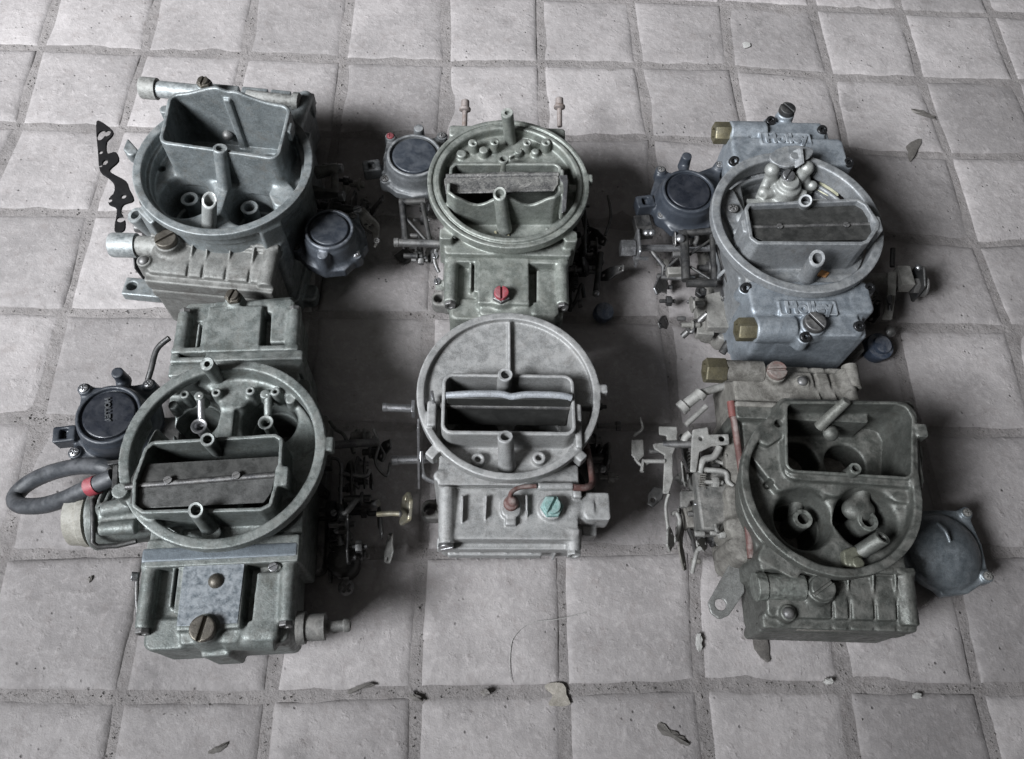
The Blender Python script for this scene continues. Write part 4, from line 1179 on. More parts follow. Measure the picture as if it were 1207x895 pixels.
    # diaphragm, open bracket and rods on the left
    e = [p(108, 287, 5.6)[:2], p(110, 436, 5.6)[:2], p(300, 272, 5.6)[:2]]
    c.diaphragm(p(203, 345, 7.6), 2.55, e, M_CAP, M_GLOSS, 4.8, 7.5, p(190, 250, 6.6), (*p(55, 395, 5.6)[:2], .15), [M_STEEL_D, M_STEEL_D, M_STEEL], .76)
    c.add('diaphragm_bracket', MB().box((-6.4, 4.4, 4.8), (2.6, 2.8, .8)).box((-5.2, 3.6, 3.3), (1.4, 2.0, 3.4)), M_BLACK_IRON, .08)
    R = lambda pts, r, m=M_BLACK_IRON, nm='bracket_bar', sm=False: c.rod(nm, [p(*t) for t in pts], r, m, sm)
    R([(185, 478, 5.4), (192, 645, 5.0)], .38); R([(195, 655, 5.0), (290, 655, 5.0)], .33); R([(278, 490, 5.4), (285, 655, 5.0)], .24); R([(165, 490, 5.4), (290, 482, 5.6)], .3)
    R([(205, 560, 5.0), (275, 510, 5.0)], .12); R([(205, 600, 5.0), (270, 640, 5.0)], .12); R([(290, 640, 5), (345, 590, 5)], .16, M3_D); R([(290, 530, 5), (330, 650, 5)], .14)
    R([(75, 545, 4.4), (118, 600, 4.2), (112, 635, 4.0), (200, 640, 4.2)], .2, M_STEEL_D, 'linkage_rod'); R([(120, 615, 4.2), (175, 560, 4.4)], .12, M_STEEL_D, 'linkage_rod')
    c.add('fast_idle_block', MB().box(p(160, 620, 4.4), (1.6, .7, .8), .05).box(p(250, 770, 2.4), (1.4, 3.6, 1.0), -.1), bpy.data.materials['tan_base_casting'], .08)
    c.screw(p(172, 508, 5.8), (0, 0, 1), 'dome', .4, .35, M_STEEL); 
    # lever end with nut, left
    q = p(14, 530, 5.0)
    c.plate('throttle_lever', [(q[1] - 1.1, 3.2), (q[1] - 1.1, 5.6), (q[1] + 1.3, 5.8), (q[1] + 1.3, 3.4)], [(q[1], 4.6, .2)], .2, q[0] + .4, M_STEEL)
    c.add('lever_nut', MB().hexa((q[0] - .9, q[1], 4.6), (q[0] + .3, q[1], 4.6), .75).cyl((q[0] + .3, q[1], 4.6), (-5, q[1] + .2, 4.4), .3), M_STEEL)
    R([(20, 572, 5.2), (66, 574, 5.0)], .17, M_STEEL, 'lever_pin'); c.screw(p(62, 490, 5.4), (0, 0, 1), 'dome', .32, .35, M_STEEL); c.screw(p(78, 490, 5.4), (0, 0, 1), 'dome', .32, .35, M_STEEL)
    c.add('lever_block', MB().box(p(50, 470, 5.0), (1.4, 2.0, .8), .1), M_BLACK_IRON, .08)
    R([(262, 755, 3.4), (180, 830, 1.6)], .28, M_STEEL_D, 'linkage_rod'); R([(345, 830, 2.6), (310, 885, 2.0)], .32, M_BLACK_IRON, 'linkage_rod')
    P = [p(u, v, 3.6) for u, v in ((262, 690), (345, 672), (370, 800), (262, 800))]
    c.flat('side_plate', P, [], 2.6, 3.6, bpy.data.materials['tan_base_casting'], .15)
    c.screw(p(238, 690, 3.2), (0, 0, 1), 'hex', .5, .5, M_BLACK_IRON)
    # right: accelerator pump arm
    a = p(872, 640, 3.6)
    P = [p(u, v, 3.8) for u, v in ((858, 615), (888, 615), (884, 690), (872, 775), (838, 775), (856, 690))]
    c.flat('pump_arm', P, [], 3.6, 3.85, bpy.data.materials['tan_base_casting'], .1)
    c.add('pump_block', MB().box(p(908, 640, 3.4), (1.1, 1.9, 1.2)).cyl((5.0, a[1] + .6, 2.6), p(900, 640, 2.8), .5), bpy.data.materials['tan_base_casting'], .06)
    R([(874, 540, 4.4), (872, 600, 4.0)], .22, M_BLACK_IRON, 'throttle_stop')
    c.plate('throttle_cam', [(a[1] - 1.2, 1.6), (a[1] - 1.0, 4.0), (a[1] + .6, 4.6), (a[1] + 1.4, 3.4), (a[1] + 1.0, 1.8)], [(a[1], 3.0, .3)], .22, p(945, 640, 3)[0], M_BLACK_IRON)
    q = p(965, 655, 3.4); c.add('shaft_nut', MB().hexa((q[0] - .6, q[1], 3.0), (q[0] + .2, q[1], 3.0), .7).cyl((q[0] - 2.6, q[1], 3.0), (q[0] + .7, q[1], 3.0), .35).cyl((q[0] + .3, q[1], 3.0), (q[0] + .5, q[1], 3.0), .95), M_STEEL_D)
    c.screw(p(955, 605, 3.8), (.3, 0, 1), 'dome', .32, .4, M_STEEL)
    q = p(850, 832, 2.6); c.add('pump_cap', MB().lathe((q[0], q[1], .3), (.1, -.15, 1), [(0, 1.15), (.9, 1.2), (1.1, 1.15), (1.2, .8), (1.5, .75), (1.6, .3)], 28), M_BLUE_PL); c.screw(p(862, 815, 1.8), (.2, -.2, 1), 'dome', .5, .5, M_STEEL_D, 0, 'ball_stud')
    c.add('pump_housing', MB().box((4.6, -6.6, 1.6), (4.4, 2.6, 2.4), .1), M_DARK_BASE, .15)
    clutter(c, (-8.6, -5.2), (-5.6, 3.0), (.8, 5.0), 22, [M_BLACK_IRON, M_STEEL_D, bpy.data.materials['tan_base_casting'], M_STEEL], 49)
    clutter(c, (5.4, 9.2), (-5.0, 1.0), (.6, 4.4), 18, [M_BLACK_IRON, M_STEEL_D, bpy.data.materials['tan_base_casting']], 50)
    for u, v in ((500, 468), (720, 463)): c.screw(p(u, v, 11.15), (0, 0, 1), 'slot', .24, .12, M_STEEL_D, .4, 'plate_screw')
    return c
carb3()

# ------------------------------------------------------------------ green-grey four-barrel with the hose loop
M4_ = metal('green_grey_casting', (.26, .288, .275), (.325, .352, .338), (.10, .10, .085), .48, .55, .6, (.38, .38, .36), .35, .32, 41, wear=(.44, .46, .45), k=0.62)
M4_BLUE = metal('blue_grey_casting', (.205, .235, .262), (.225, .258, .286), (.185, .21, .232), .50, .5, .1, None, 0, .2, 43, wear=(.42, .44, .46), k=0.62, clean=1.0)
def carb4():
    c = Carb((0, 310, 490 / 914), (-.1235, -.5634), 10.5, 6.42, .05, 'green-grey four-barrel carburetor with black rubber hose loop and closed choke plate', M4_)
    p = c.p; H = 10.5
    F = Cast((-7.4, -6.8, 1.8), (7.4, 7.0, 12.0), .085)
    F.add(rrect(-.1, 0, 4.8, 6.3, 1.8, 7.6, .6))
    F.add(cone((0, 0, 5), (0, 0, 9.9), 4.6, 6.2), .4)
    F.add(disc(0, 0, 6.42, 9.6, H, r=.05), .1)
    F.cut(disc(0, 0, 5.72, 8.6, 14, r=0), .22)
    # plateau between the two secondary bores, shallow ledge at the back
    F.add(rrect(-.4, 4.6, 4.0, 1.1, 8, 9.1, .5), .35)
    F.add(rrect(-.5, 2.6, .5, 2.3, 8, 9.0, .2), .3)
    wl = p(415, 332, 8.6); wr = p(592, 345, 8.6)
    for w, r in ((wl, 2.15), (wr, 1.95)):
        F.cut(cone((w[0], w[1] - .1, 9.6), (w[0], w[1] - .1, 6.2), r, r * .86, 0), .35)
        F.cut(cone((w[0], w[1] - .1, 6.4), (w[0], w[1] - .1, 1.0), r * .8, r * .8, 0), .2)
    T = [(-4.95, -2.2), (-4.55, -.1), (-4.1, .35), (3.5, .55), (3.95, .2), (4.0, -2.0), (3.55, -4.2), (2.9, -4.5), (-4.1, -4.35), (-4.75, -3.9)]
    F.add(poly(T, 7.5, 11.5, rc=.35, r=.05), .15)
    F.cut(poly(T, 5.0, 14, rc=.35, off=-.26, r=0), .05)
    for x in (-2.2, 1.8): F.cut(cone((x, -2.0, 1), (x, -2.0, 5.4), 1.7), .2)
    F.cut(both(disc(0, 0, 5.72, 8.2, 14, r=0), rrect(-1.6, -4.95, 1.0, .45, 8, 14, .1)), .1)
    q = p(620, 470, 11.3); F.add(rrect(q[0], q[1], .42, .65, 9, 11.5, .2), .15)
    q = p(268, 497, 11.3); F.add(cone((q[0] - .25, q[1], 9.4), (q[0] - .25, q[1], 11.0), .5), .2)
    q = p(718, 400, 10.2); F.add(rrect(q[0], q[1], .45, .5, 9.6, 10.45, .1), .08)
    q = p(462, 592, 9.5); F.add(cone((q[0], q[1], 8), (q[0], q[1], 9.3), .6), .2)
    # small bleed bosses at the back
    for u, v, zz in ((405, 288, 9.6), (437, 292, 9.4), (475, 284, 9.7), (550, 280, 9.7), (605, 282, 9.6), (582, 288, 9.4), (380, 312, 9.2), (638, 300, 9.3)):
        q = p(u, v, zz); F.add(cone((q[0], q[1], 8), (q[0], q[1], zz), .4, .33), .14); 
        if zz > 9.5: F.cut(disc(q[0], q[1], .13, zz - .5, 12, r=0))
    F.add(rrect(-.1, -5.9, 4.75, .9, 1.8, 8.1, .2), .2)
    F.add(rrect(-.5, 6.0, 4.4, .7, 1.8, 8.0, .2), .2)
    c.cast('main_body', F)
    # choke plate, closed
    z = 11.0
    c.add('choke_plate', MB().sheet([p(u, v, z) for u, v in ((303, 443), (613, 425), (617, 462), (607, 468), (290, 487), (287, 476))], (0, 0, -1), .12), M_PLATE, .03)
    c.add('choke_plate_lower', MB().sheet([p(u, v, z + .12) for u, v in ((288, 497), (605, 472), (596, 505), (580, 527), (302, 540), (286, 528))], (0, 0, -1), .12), metal('choke_plate_grey', (.075, .075, .073), (.10, .10, .097), (.04, .039, .037), .45, .5, .35, (.18, .175, .17), .25, .15, 45), .03)
    c.add('choke_shaft', MB().cyl(p(275, 493, 11.02), p(612, 466, 11.02), .2), M_STEEL_D)
    # boosters
    for k, (u, v, r, su, sv) in enumerate(((437, 358, .52, 441, 290), (584, 350, .48, 589, 288))):
        q = p(u, v, 9.0); s0 = p(su, sv, 9.3)
        c.tube('venturi_booster', (q[0], q[1], 6.6), q, r * .72, r * .52, 2, M_STEEL if k == 0 else M4_, flare=.17)
        c.rod('booster_arm', [(q[0], q[1] + .3, 8.3), ((q[0] + s0[0]) / 2, (q[1] + s0[1]) / 2, 8.8), (s0[0], s0[1], 9.2)], [.24, .24, .26], M_STEEL if k == 0 else M4_)
    c.tube('vent_tube', p(482, 258, 8.6), p(455, 222, 12.3), .46, .2, .5, slant=(.3, 0, 0))
    c.tube('vent_tube', p(478, 412, 9.2), p(456, 388, 12.3), .44, .27, 1.5)
    c.tube('vent_tube', p(462, 582, 9.0), p(430, 543, 12.2), .46, .30, 1.8, base=.6, slant=(0, .35, 0))
    # metering blocks
    F = Cast((-5.4, -6.6, 1.4), (5.0, -5.4, 8.4), .11); F.add(rrect(-.25, -6.0, 4.8, .45, 1.5, 8.15, .15)); F.add(rrect(-4.9, -6.0, .35, .4, 5, 7.6, .1), .1)
    c.cast('metering_block', F, M4_BLUE)
    F = Cast((-5.6, 6.4, 1.4), (4.6, 8.7, 8.4), .11); F.add(rrect(-.5, 7.5, 4.6, .95, 1.5, 8.0, .15)); F.cut(rrect(-.5, 7.6, 6, .05, 7.7, 9, .01, 0)); F.cut(rrect(-3.6, 8.4, .9, .3, 7.4, 9, .05, 0))
    c.cast('metering_block', F)
    # bowls
    q = p(447, 805, 8.3)
    bo = bowl_panelled(c, -1, -.3, 9.6, -6.35, 5.4, 8.0, M4_, (q[0], q[1], .78, 1.35), 'slot', M_BRASS_D)
    c.add('name_panel', MB().prism([(-2.42, -6.65), (1.32, -6.65), (1.2, -10.4), (-2.42, -10.4)], 7.9, 8.035), M4_BLUE, .03, bo)
    q = p(474, 699, 8.1); c.screw((q[0], q[1], 8.04), (0, 0, 1), 'dome', .50, .34, M_BRASS_D, 0, 'bronze_rivet', bo)
    q = p(600, 668, 8.2); c.screw((q[0], q[1], 7.9), (0, 0, 1), 'slot', .3, .3, M_STEEL, .4, 'small_screw', bo)
    q0 = p(655, 803, 6.6); q1 = p(722, 800, 6.6); q2 = p(770, 796, 6.6)
    c.add('fuel_inlet', MB().lathe(q0, Vector(q2) - Vector(q0), [(0, 1.05), (.5, 1.0), (.55, .85), (1.7, .85), (1.8, .5), (2.0, .36), (2.8, .36), (2.9, .44), (3.1, .44), (3.25, .36), (3.25, .2), (2.4, .2)], 20), M_DARK_BASE)
    q = p(507, 60, 9)
    bowl_panelled(c, 1, -.7, 8.9, 8.45, 4.7, 8.0, M4_, (q[0], q[1] - .1, .62, 1.2), 'hexslot', M_BRASS_D, flip=False)
    # base
    F = Cast((-6.2, -6.6, 0), (6.2, 6.6, 2.2), .12); F.add(rrect(0, 0, 5.2, 6.0, 0, 1.95, .6)); F.add(rrect(-5.2, -4.6, .8, .8, 0, 1.2, .5), .2); F.add(rrect(5.2, -4.6, .8, .8, 0, 1.2, .5), .2)
    c.cast('throttle_body', F, M_DARK_BASE)
    # vacuum diaphragm on the left
    e = [p(178, 270, 6)[:2], p(322, 260, 6)[:2], p(157, 411, 6)[:2]]
    o = c.diaphragm(p(238, 332, 7.2), 2.55, e, M_CAP, M_GLOSS, 4.4, 7.2, p(262, 246, 6.5), (*p(136, 372, 6)[:2], .1), [M_STEEL, M_STEEL, M_STEEL], .76)
    q = p(236, 322, 7.24); raised_text('HOLLEY', .5, .012, metal('worn_lettering', (.045, .048, .052), (.07, .073, .078), (.02, .02, .02), .5, .1, .6), o, (q[0], q[1], 7.22), rz=-1.4)
    c.add('diaphragm_bracket', MB().box((-6.6, 3.6, 4.4), (3.4, 2.6, .9)).box((-5.6, 3.0, 3.2), (1.6, 1.6, 3.0)), M_BLACK_IRON, .08)
    c.rod('vacuum_pipe', [p(372, 165, 6.6), p(345, 190, 6.2), p(332, 235, 5.8), p(325, 258, 5.4)], .21, M_BLACK_IRON)
    # hose loop with red tape
    L = [(262, 457, 7.0), (225, 448, 7.2), (170, 448, 6.0), (110, 462, 4.6), (62, 485, 3.6), (35, 512, 3.4), (42, 532, 4.0), (90, 534, 5.2), (140, 520, 6.4), (190, 497, 7.4), (225, 482, 7.8), (250, 470, 8.0)]
    c.rod('rubber_hose', [p(*t) for t in L], .57, M_RUBBER, n=16)
    c.rod('red_tape', [p(196, 494, 7.45), p(206, 490, 7.6), p(214, 487, 7.7)], .63, M_RED, n=16)
    c.add('hose_nipple', MB().cyl(p(240, 462, 7.6), p(278, 452, 8.0), .36), M_STEEL_D)
    c.add('hose_bracket', MB().box(p(262, 478, 9.2), (.35, 1.6, 1.4), .1).box(p(258, 445, 8.8), (.8, .3, 1.2), .1), M_BLACK_IRON, .05)
    # choke housing below the hose
    a = p(158, 562, 5.2); b = p(200, 560, 5.2)
    c.add('choke_thermostat_cap', MB().lathe(a, Vector(b) - Vector(a), [(0, 1.6), (.12, 1.8), (.9, 1.85), (1.0, 1.95), (1.4, 1.95)], 32), metal('beige_bakelite', (.24, .225, .19), (.30, .285, .25), (.13, .12, .10), .6, 0, .4, (.42, .41, .38), .5, .2, 47))
    F = Cast((-9.6, -5.4, 3.0), (-4.6, -1.0, 8.2), .1)
    b1 = p(212, 563, 5.6)
    F.add(cone(b1, (-5.2, b1[1] + .2, 5.6), 2.1, 1.7), 0); F.add(rrect(-6.6, b1[1] + .3, 1.5, 1.6, 4, 7.0, .3), .2)
    for k in range(4): F.cut(rrect(b1[0] + .6 + k * .42, b1[1] + .9, .1, .9, 6.6, 9, .03, 0))
    F.add(cone(p(220, 586, 7.3), p(300, 580, 7.3), .42, .5), .15); F.add(cone(p(225, 545, 7.4), p(290, 530, 7.4), .5, .6), .15)
    c.cast('choke_housing', F)
    w = [p(203, 520, 7.5), p(205, 560, 7.6), p(204, 615, 7.2), p(215, 624, 7.0), p(258, 622, 6.8), p(300, 612, 6.8)]
    c.rod('choke_clamp', w, .17, M_BLACK_IRON, smooth=False)
    # right hand linkage
    throttle_side(c, 1, 5.0, -1.6, 4, 3.4, M_BLACK_IRON, M_STEEL_D)
    c.rod('linkage_rod', [p(715, 402, 6), p(770, 398, 5.6), p(832, 394, 5.2)], .3, M_STEEL_D)
    c.rod('linkage_rod', [p(745, 462, 5), p(800, 470, 4.6), p(812, 455, 4.6)], .17, M_STEEL_D)
    c.rod('bent_rod', [p(822, 365, 4.6), p(832, 400, 4.4), p(826, 440, 4.2), p(850, 468, 4.0), p(858, 440, 4.0)], .12, M_STEEL_D)
    q = p(826, 530, 4.6)
    c.plate('gold_lever', [(q[1] - 1.1, 3.0), (q[1] - 1.1, 4.6), (q[1] + .3, 4.9), (q[1] + 1.1, 4.4), (q[1] + .9, 3.6), (q[1] - .2, 3.2)], [(q[1] + .5, 4.3, .2)], .28, q[0], M_GOLD, tilt=.5)
    c.add('lever_shaft', MB().cyl((7.4, -1.6, 2.6), (q[0] + .1, q[1] + .3, 3.8), .28), M_STEEL_D)
    c.rod('gold_pin', [p(828, 553, 4.6), p(860, 551, 4.6), p(880, 552, 4.6)], .19, M_GOLD)
    c.screw(p(878, 552, 4.6), (1, 0, 0), 'dome', .27, .22, M_STEEL_D)
    q = p(752, 652, 2.4); c.add('pump_diaphragm', MB().lathe((q[0], q[1], .4), (0, 0, 1), [(0, 1.1), (1.6, 1.15), (1.9, .95), (2.1, .5), (2.1, .3)], 24), M_BLACK_IRON)
    q = p(757, 708, 2.4); c.screw((q[0], q[1], 1.6), (.2, -.3, 1), 'phil', .55, .6, M_STEEL_D, .2, 'ball_stud'); c.rod('pump_arm', [(q[0], q[1], 1.5), (q[0] - .4, q[1] + 2.5, 1.8), (q[0] - .8, q[1] + 4.5, 2.0)], .28, M_STEEL_D)
    for u, v in ((735, 552), (742, 590)): c.screw(p(u, v, 3), (0, 0, 1), 'slot', .24, .3, M_STEEL, .5, 'adjusting_screw')
    a = p(305, 690, 5); c.rod('side_rod', [p(302, 680, 5), p(301, 740, 4.6), p(308, 815, 4.2)], .15, M_STEEL_D); c.screw(p(303, 690, 5.2), (-1, 0, .4), 'slot', .3, .4, M_STEEL)
    clutter(c, (5.4, 8.5), (-5.6, 3.4), (.8, 5.4), 28, [M_BLACK_IRON, M_BLACK_IRON, M_STEEL_D, M_DARK_BASE], 41)
    for u, v in ((370, 478), (520, 468)): c.screw(p(u, v, 11.2), (0, 0, 1), 'slot', .26, .14, M_STEEL_D, .4, 'plate_screw')
    return c
carb4()

# ------------------------------------------------------------------ pale two-barrel carburetor (middle of the near row)
M5 = metal('pale_zinc_casting', (.42, .42, .415), (.35, .35, .345), (.19, .18, .17), .55, .4, .5, (.44, .43, .42), .5, .32, 31, wear=(.52, .52, .52), k=0.78)
def carb5():
    c = Carb((440, 340, 370 / 1003), (.0591, -.5178), 10.0, 6.25, 0.0, 'pale grey two-barrel carburetor with flat half plate, teal hex plug and rusty red hose', M5)
    p = c.p; H = 10.0
    F = Cast((-7.2, -6.6, 1.8), (7.2, 6.6, 11.2), .085)
    F.add(rrect(0, -.8, 4.7, 4.6, 1.8, 7, .6))
    F.add(cone((0, 0, 4.5), (0, 0, 9.5), 4.3, 6.1), .4)
    F.add(disc(0, 0, 6.25, 9.15, H, r=.05), .1)
    F.cut(disc(0, 0, 5.72, 9.55, 13, r=0), .08)
    F.cut(both(disc(0, 0, 5.72, 8.75, 13, r=0), rrect(0, -5.0, 8, 4.2, 8, 13, .1)), .15)
    T = [p(u, v, 11.0) for u, v in ((208, 275), (640, 275), (640, 470), (208, 470))]
    x0 = -4.5; x1 = 4.35; y0 = -3.55; y1 = .9
    F.add(poly([(x0, y0), (x1, y0), (x1, y1), (x0, y1)], 7, 11.0, rc=.75, r=.1), .18)
    F.cut(poly([(x0, y0), (x1, y0), (x1, y1), (x0, y1)], 4.6, 13, rc=.75, off=-.27, r=.0), .05)
    for x in (-2.2, 2.2): F.cut(cone((x, -1.3, 1), (x, -1.3, 5), 1.8), .2)
    F.add(rrect(.05, 3.3, .11, 2.3, 9.3, 9.95, .05), .08)
    for u, v in ((335, 545), (530, 540)):
        q = p(u, v, 9.25); F.add(disc(q[0], q[1], .46, 8.3, 9.25), .12); F.cut(disc(q[0], q[1], .2, 8.7, 12, r=0))
    q = p(650, 395, 10.8); F.add(rrect(q[0], q[1], .34, .62, 8.8, 10.8, .1), .12); F.add(rrect(q[0] + .15, q[1] - 1.1, .22, 1.2, 8.8, 10.3, .1), .12)
    q = p(186, 355, 10.6); F.add(rrect(q[0], q[1] - .8, .3, .9, 8.6, 10.2, .1), .12)
    q = p(735, 322, 9.8); F.add(rrect(q[0] - .1, q[1], .4, .32, 9.1, 9.95, .1), .08)
    F.add(rrect(-4.9, -4.2, .6, .35, 8.9, 9.9, .1, rz=.9), .1); F.add(rrect(4.5, -4.3, .6, .35, 8.9, 9.9, .1, rz=-.8), .1)
    c.cast('main_body', F)
    # choke plate standing open, shaft, tubes
    sh = MB().cyl((-4.6, -1.25, 10.35), (4.5, -1.25, 10.35), .2); c.add('choke_shaft', sh, M_STEEL_D)
    cp = MB().sheet([(-4.15, -1.0, 11.35), (4.0, -1.0, 11.35), (4.0, -1.45, 8.0), (-4.15, -1.45, 8.0)], (0, -1, .3), .2); c.add('choke_plate', cp, M_PLATE, .05)
    ed = MB().path([(-4.2, -.95, 11.3), (-2.5, -.86, 11.42), (-.6, -.85, 11.42), (.1, -.98, 11.36), (1.2, -.86, 11.44), (3.2, -.88, 11.42), (4.05, -1.0, 11.3)], .24, 10); c.add('plate_edge', ed, M_PLATE_LIT)  # bead along the top edge, its lit look put into the colour
    q = p(422, 275, 11.7); c.tube('vent_tube', (q[0], q[1], 8.2), q, .5, .3, 2)
    c.tube('vent_tube', p(427, 565, 8.8), p(422, 473, 11.8), .5, .31, 2, base=.62)
    # left side shafts and bar
    c.add('choke_shaft_end', MB().cyl(p(135, 385, 9), p(32, 380, 9), .27).cyl(p(45, 380, 9), p(30, 380, 9), .3), M_STEEL)
    c.add('idle_shaft_end', MB().cyl(p(205, 545, 5), p(60, 550, 5), .3).cyl(p(80, 549, 5), p(58, 551, 5), .36), M_STEEL)
    a = p(143, 430, 8.2); b = p(143, 632, 4.2)
    c.add('choke_lever', MB().sheet([(a[0], a[1], 9.0), (b[0], b[1] + .2, 4.4), (b[0], b[1] - .3, 4.4), (a[0], a[1] - .7, 9.0)], (1, 0, 0), .16), M_STEEL, .03)
    c.add('shaft_lever', MB().box(p(128, 385, 9.2), (.22, .9, 1.0)).box(p(190, 350, 10.4), (.2, .7, .9), .2), M_STEEL, .04)
    c.rod('linkage_rod', [p(152, 520, 6), p(155, 575, 5.4), p(165, 605, 5), p(205, 622, 4.6)], .17, M_STEEL)
    # metering block and bowl
    F = Cast((-5.2, -6.2, 1.4), (5.2, -4.4, 8.2), .11)
    F.add(rrect(.05, -5.25, 4.75, .85, 1.5, 7.9, .2)); F.cut(rrect(.05, -5.97, 5, .06, 7.5, 8.5, .02, 0))
    F.add(disc(-4.6, -5.3, .4, 2, 8.0), .1)
    c.cast('metering_block', F)
    F = Cast((-5.3, -10.6, 2.6), (7.4, -5.95, 9.0), .095)
    F.add(rrect(.05, -7.75, 4.6, 1.75, 3.0, 7.6, .45), 0)
    F.add(rrect(.05, -8.8, 4.4, .6, 3.2, 6.3, .3), .25)
    F.add(rrect(.05, -9.5, 4.75, .4, 5.6, 6.5, .15, .05), .1)
    F.add(rrect(-.8, -9.75, 3.2, .3, 4.6, 5.5, .15, .06), .12)
    for x in (-3.4, -1.7, 0, 1.7, 3.3): F.add(rrect(x, -9.5, .1, .35, 3.4, 5.8, .03, .03), .06)
    zz = 7.7
    for u in (235,):
        F.add(cone(p(u, 638, zz), p(u, 815, zz - .4), .56, .52), .15)
    F.add(cone(p(640, 770, 7.2), p(640, 838, 6.8), .55, .5), .2)
    for u in (285, 360, 490):
        q = p(u, 660, 8.0); q2 = p(u, 752, 7.5)
        F.add(poly([(q[0] - .1, q[1]), (q[0] + .1, q[1]), (q2[0] + .02, q2[1]), (q2[0] - .02, q2[1])], 6.8, 8.05, r=.02), .06)
    q = p(440, 695, 8); F.add(poly([(q[0] - .65, q[1] + .75), (q[0] + .65, q[1] + .75), (q[0] + .65, q[1] - .8), (q[0] - .65, q[1] - .8)], 7, 8.05, rc=.5), .15)
    F.add(rrect(p(440, 745, 8)[0], p(440, 745, 8)[1], .35, .22, 7, 8.0, .05), .05)
    q = p(570, 700, 8); F.add(cone((q[0], q[1], 6.5), (q[0], q[1], 8.0), .95, .8), .25)
    F.add(cone(p(585, 712, 6.8), p(700, 708, 6.8), .85, .95), .3)
    q = p(700, 706, 6.8); F.add(rrect(q[0] + .25, q[1], .85, .95, 5.6, 7.6, .2), .2)
    q = p(690, 770, 6); F.add(rrect(q[0], q[1], .5, .5, 4.8, 6.2, .2), .2)
    F.add(cone(p(525, 633, 8.2), p(638, 633, 8.2), .27, .27), .1)
    F.add(rrect(*p(652, 658, 8.0)[:2], .3, .25, 7, 8.1, .08), .1)
    bo = c.cast('fuel_bowl', F)
    c.screw(p(232, 818, 7.2), (0, -1, .12), 'slot', .5, .3, M_STEEL, .5, 'bowl_screw', bo)
    c.screw(p(640, 838, 6.8), (0, -1, .12), 'hex', .5, .4, M5, .5, 'bowl_screw', bo)
    q = p(570, 700, 8.0); c.screw((q[0], q[1], 7.95), (0, 0, 1), 'hexslot', .78, .62, M_TEAL, 1.1, 'hex_plug', bo)
    q = p(440, 690, 8.0)
    pl = Cast((q[0] - .7, q[1] - .7, 7.9), (q[0] + .7, q[1] + .7, 8.8), .06); pl.add(disc(q[0], q[1], .5, 7.9, 8.4)); pl.add(ball((q[0] + .05, q[1] + .05, 8.45), .36), .2)
    c.cast('rusty_plug', pl, M_RUST_RED, bo)
    c.rod('red_wire', [p(440, 690, 8.6), p(440, 655, 8.6), p(470, 636, 8.5), p(520, 632, 8.4)], .16, M_RUST_RED)
    c.rod('red_hose', [p(640, 636, 8.3), p(680, 636, 8.1), p(700, 620, 7.6), p(692, 560, 6.6), p(680, 500, 5.8)], .24, M_RUST_RED)
    # throttle body
    F = Cast((-7.2, -6.8, 0), (7.2, 3.6, 2.1), .11)
    F.add(rrect(0, -1.5, 5.0, 4.6, 0, 1.9, .5)); q = p(180, 705, 1.3); F.add(rrect(q[0] + .5, q[1], 1.1, .75, 0, 1.3, .6), .2); F.cut(disc(q[0], q[1], .42, -1, 3, r=0))
    F.add(rrect(5.6, -5.2, 1.1, .75, 0, 1.3, .6), .2)
    c.cast('throttle_body', F, M_DARK_BASE)
    # throttle linkage on the right
    c.add('throttle_shaft', MB().cyl((4.5, -1.6, 1.5), (8.2, -1.6, 1.5), .4).cyl((5.3, -1.6, 1.5), (5.9, -1.6, 1.5), .8), M_STEEL_D)
    c.plate('throttle_lever', [(-3.2, .8), (-2.4, 3.6), (-1.2, 4.2), (-.6, 2.0), (-.9, .5)], [(-1.7, 3.4, .25), (-2.4, 1.8, .22)], .2, 7.6, M_STEEL_D)
    q = p(775, 440, 4.0); c.add('linkage_pin', MB().cyl((q[0] - 1.4, q[1], 4), (q[0] + .3, q[1], 4), .2).cyl((q[0], q[1], 4), (q[0] + .35, q[1], 4), .38), M_STEEL_D)
    q = p(732, 578, 3.0); c.screw(q, (0, 0, 1), 'dome', .3, .3, M_STEEL, 0, 'linkage_rivet')
    clutter(c, (5.2, 7.8), (-4.6, 2.6), (.5, 4.0), 18, [M_BLACK_IRON, M_STEEL_D, M_DARK_BASE], 51)
    return c
carb5()

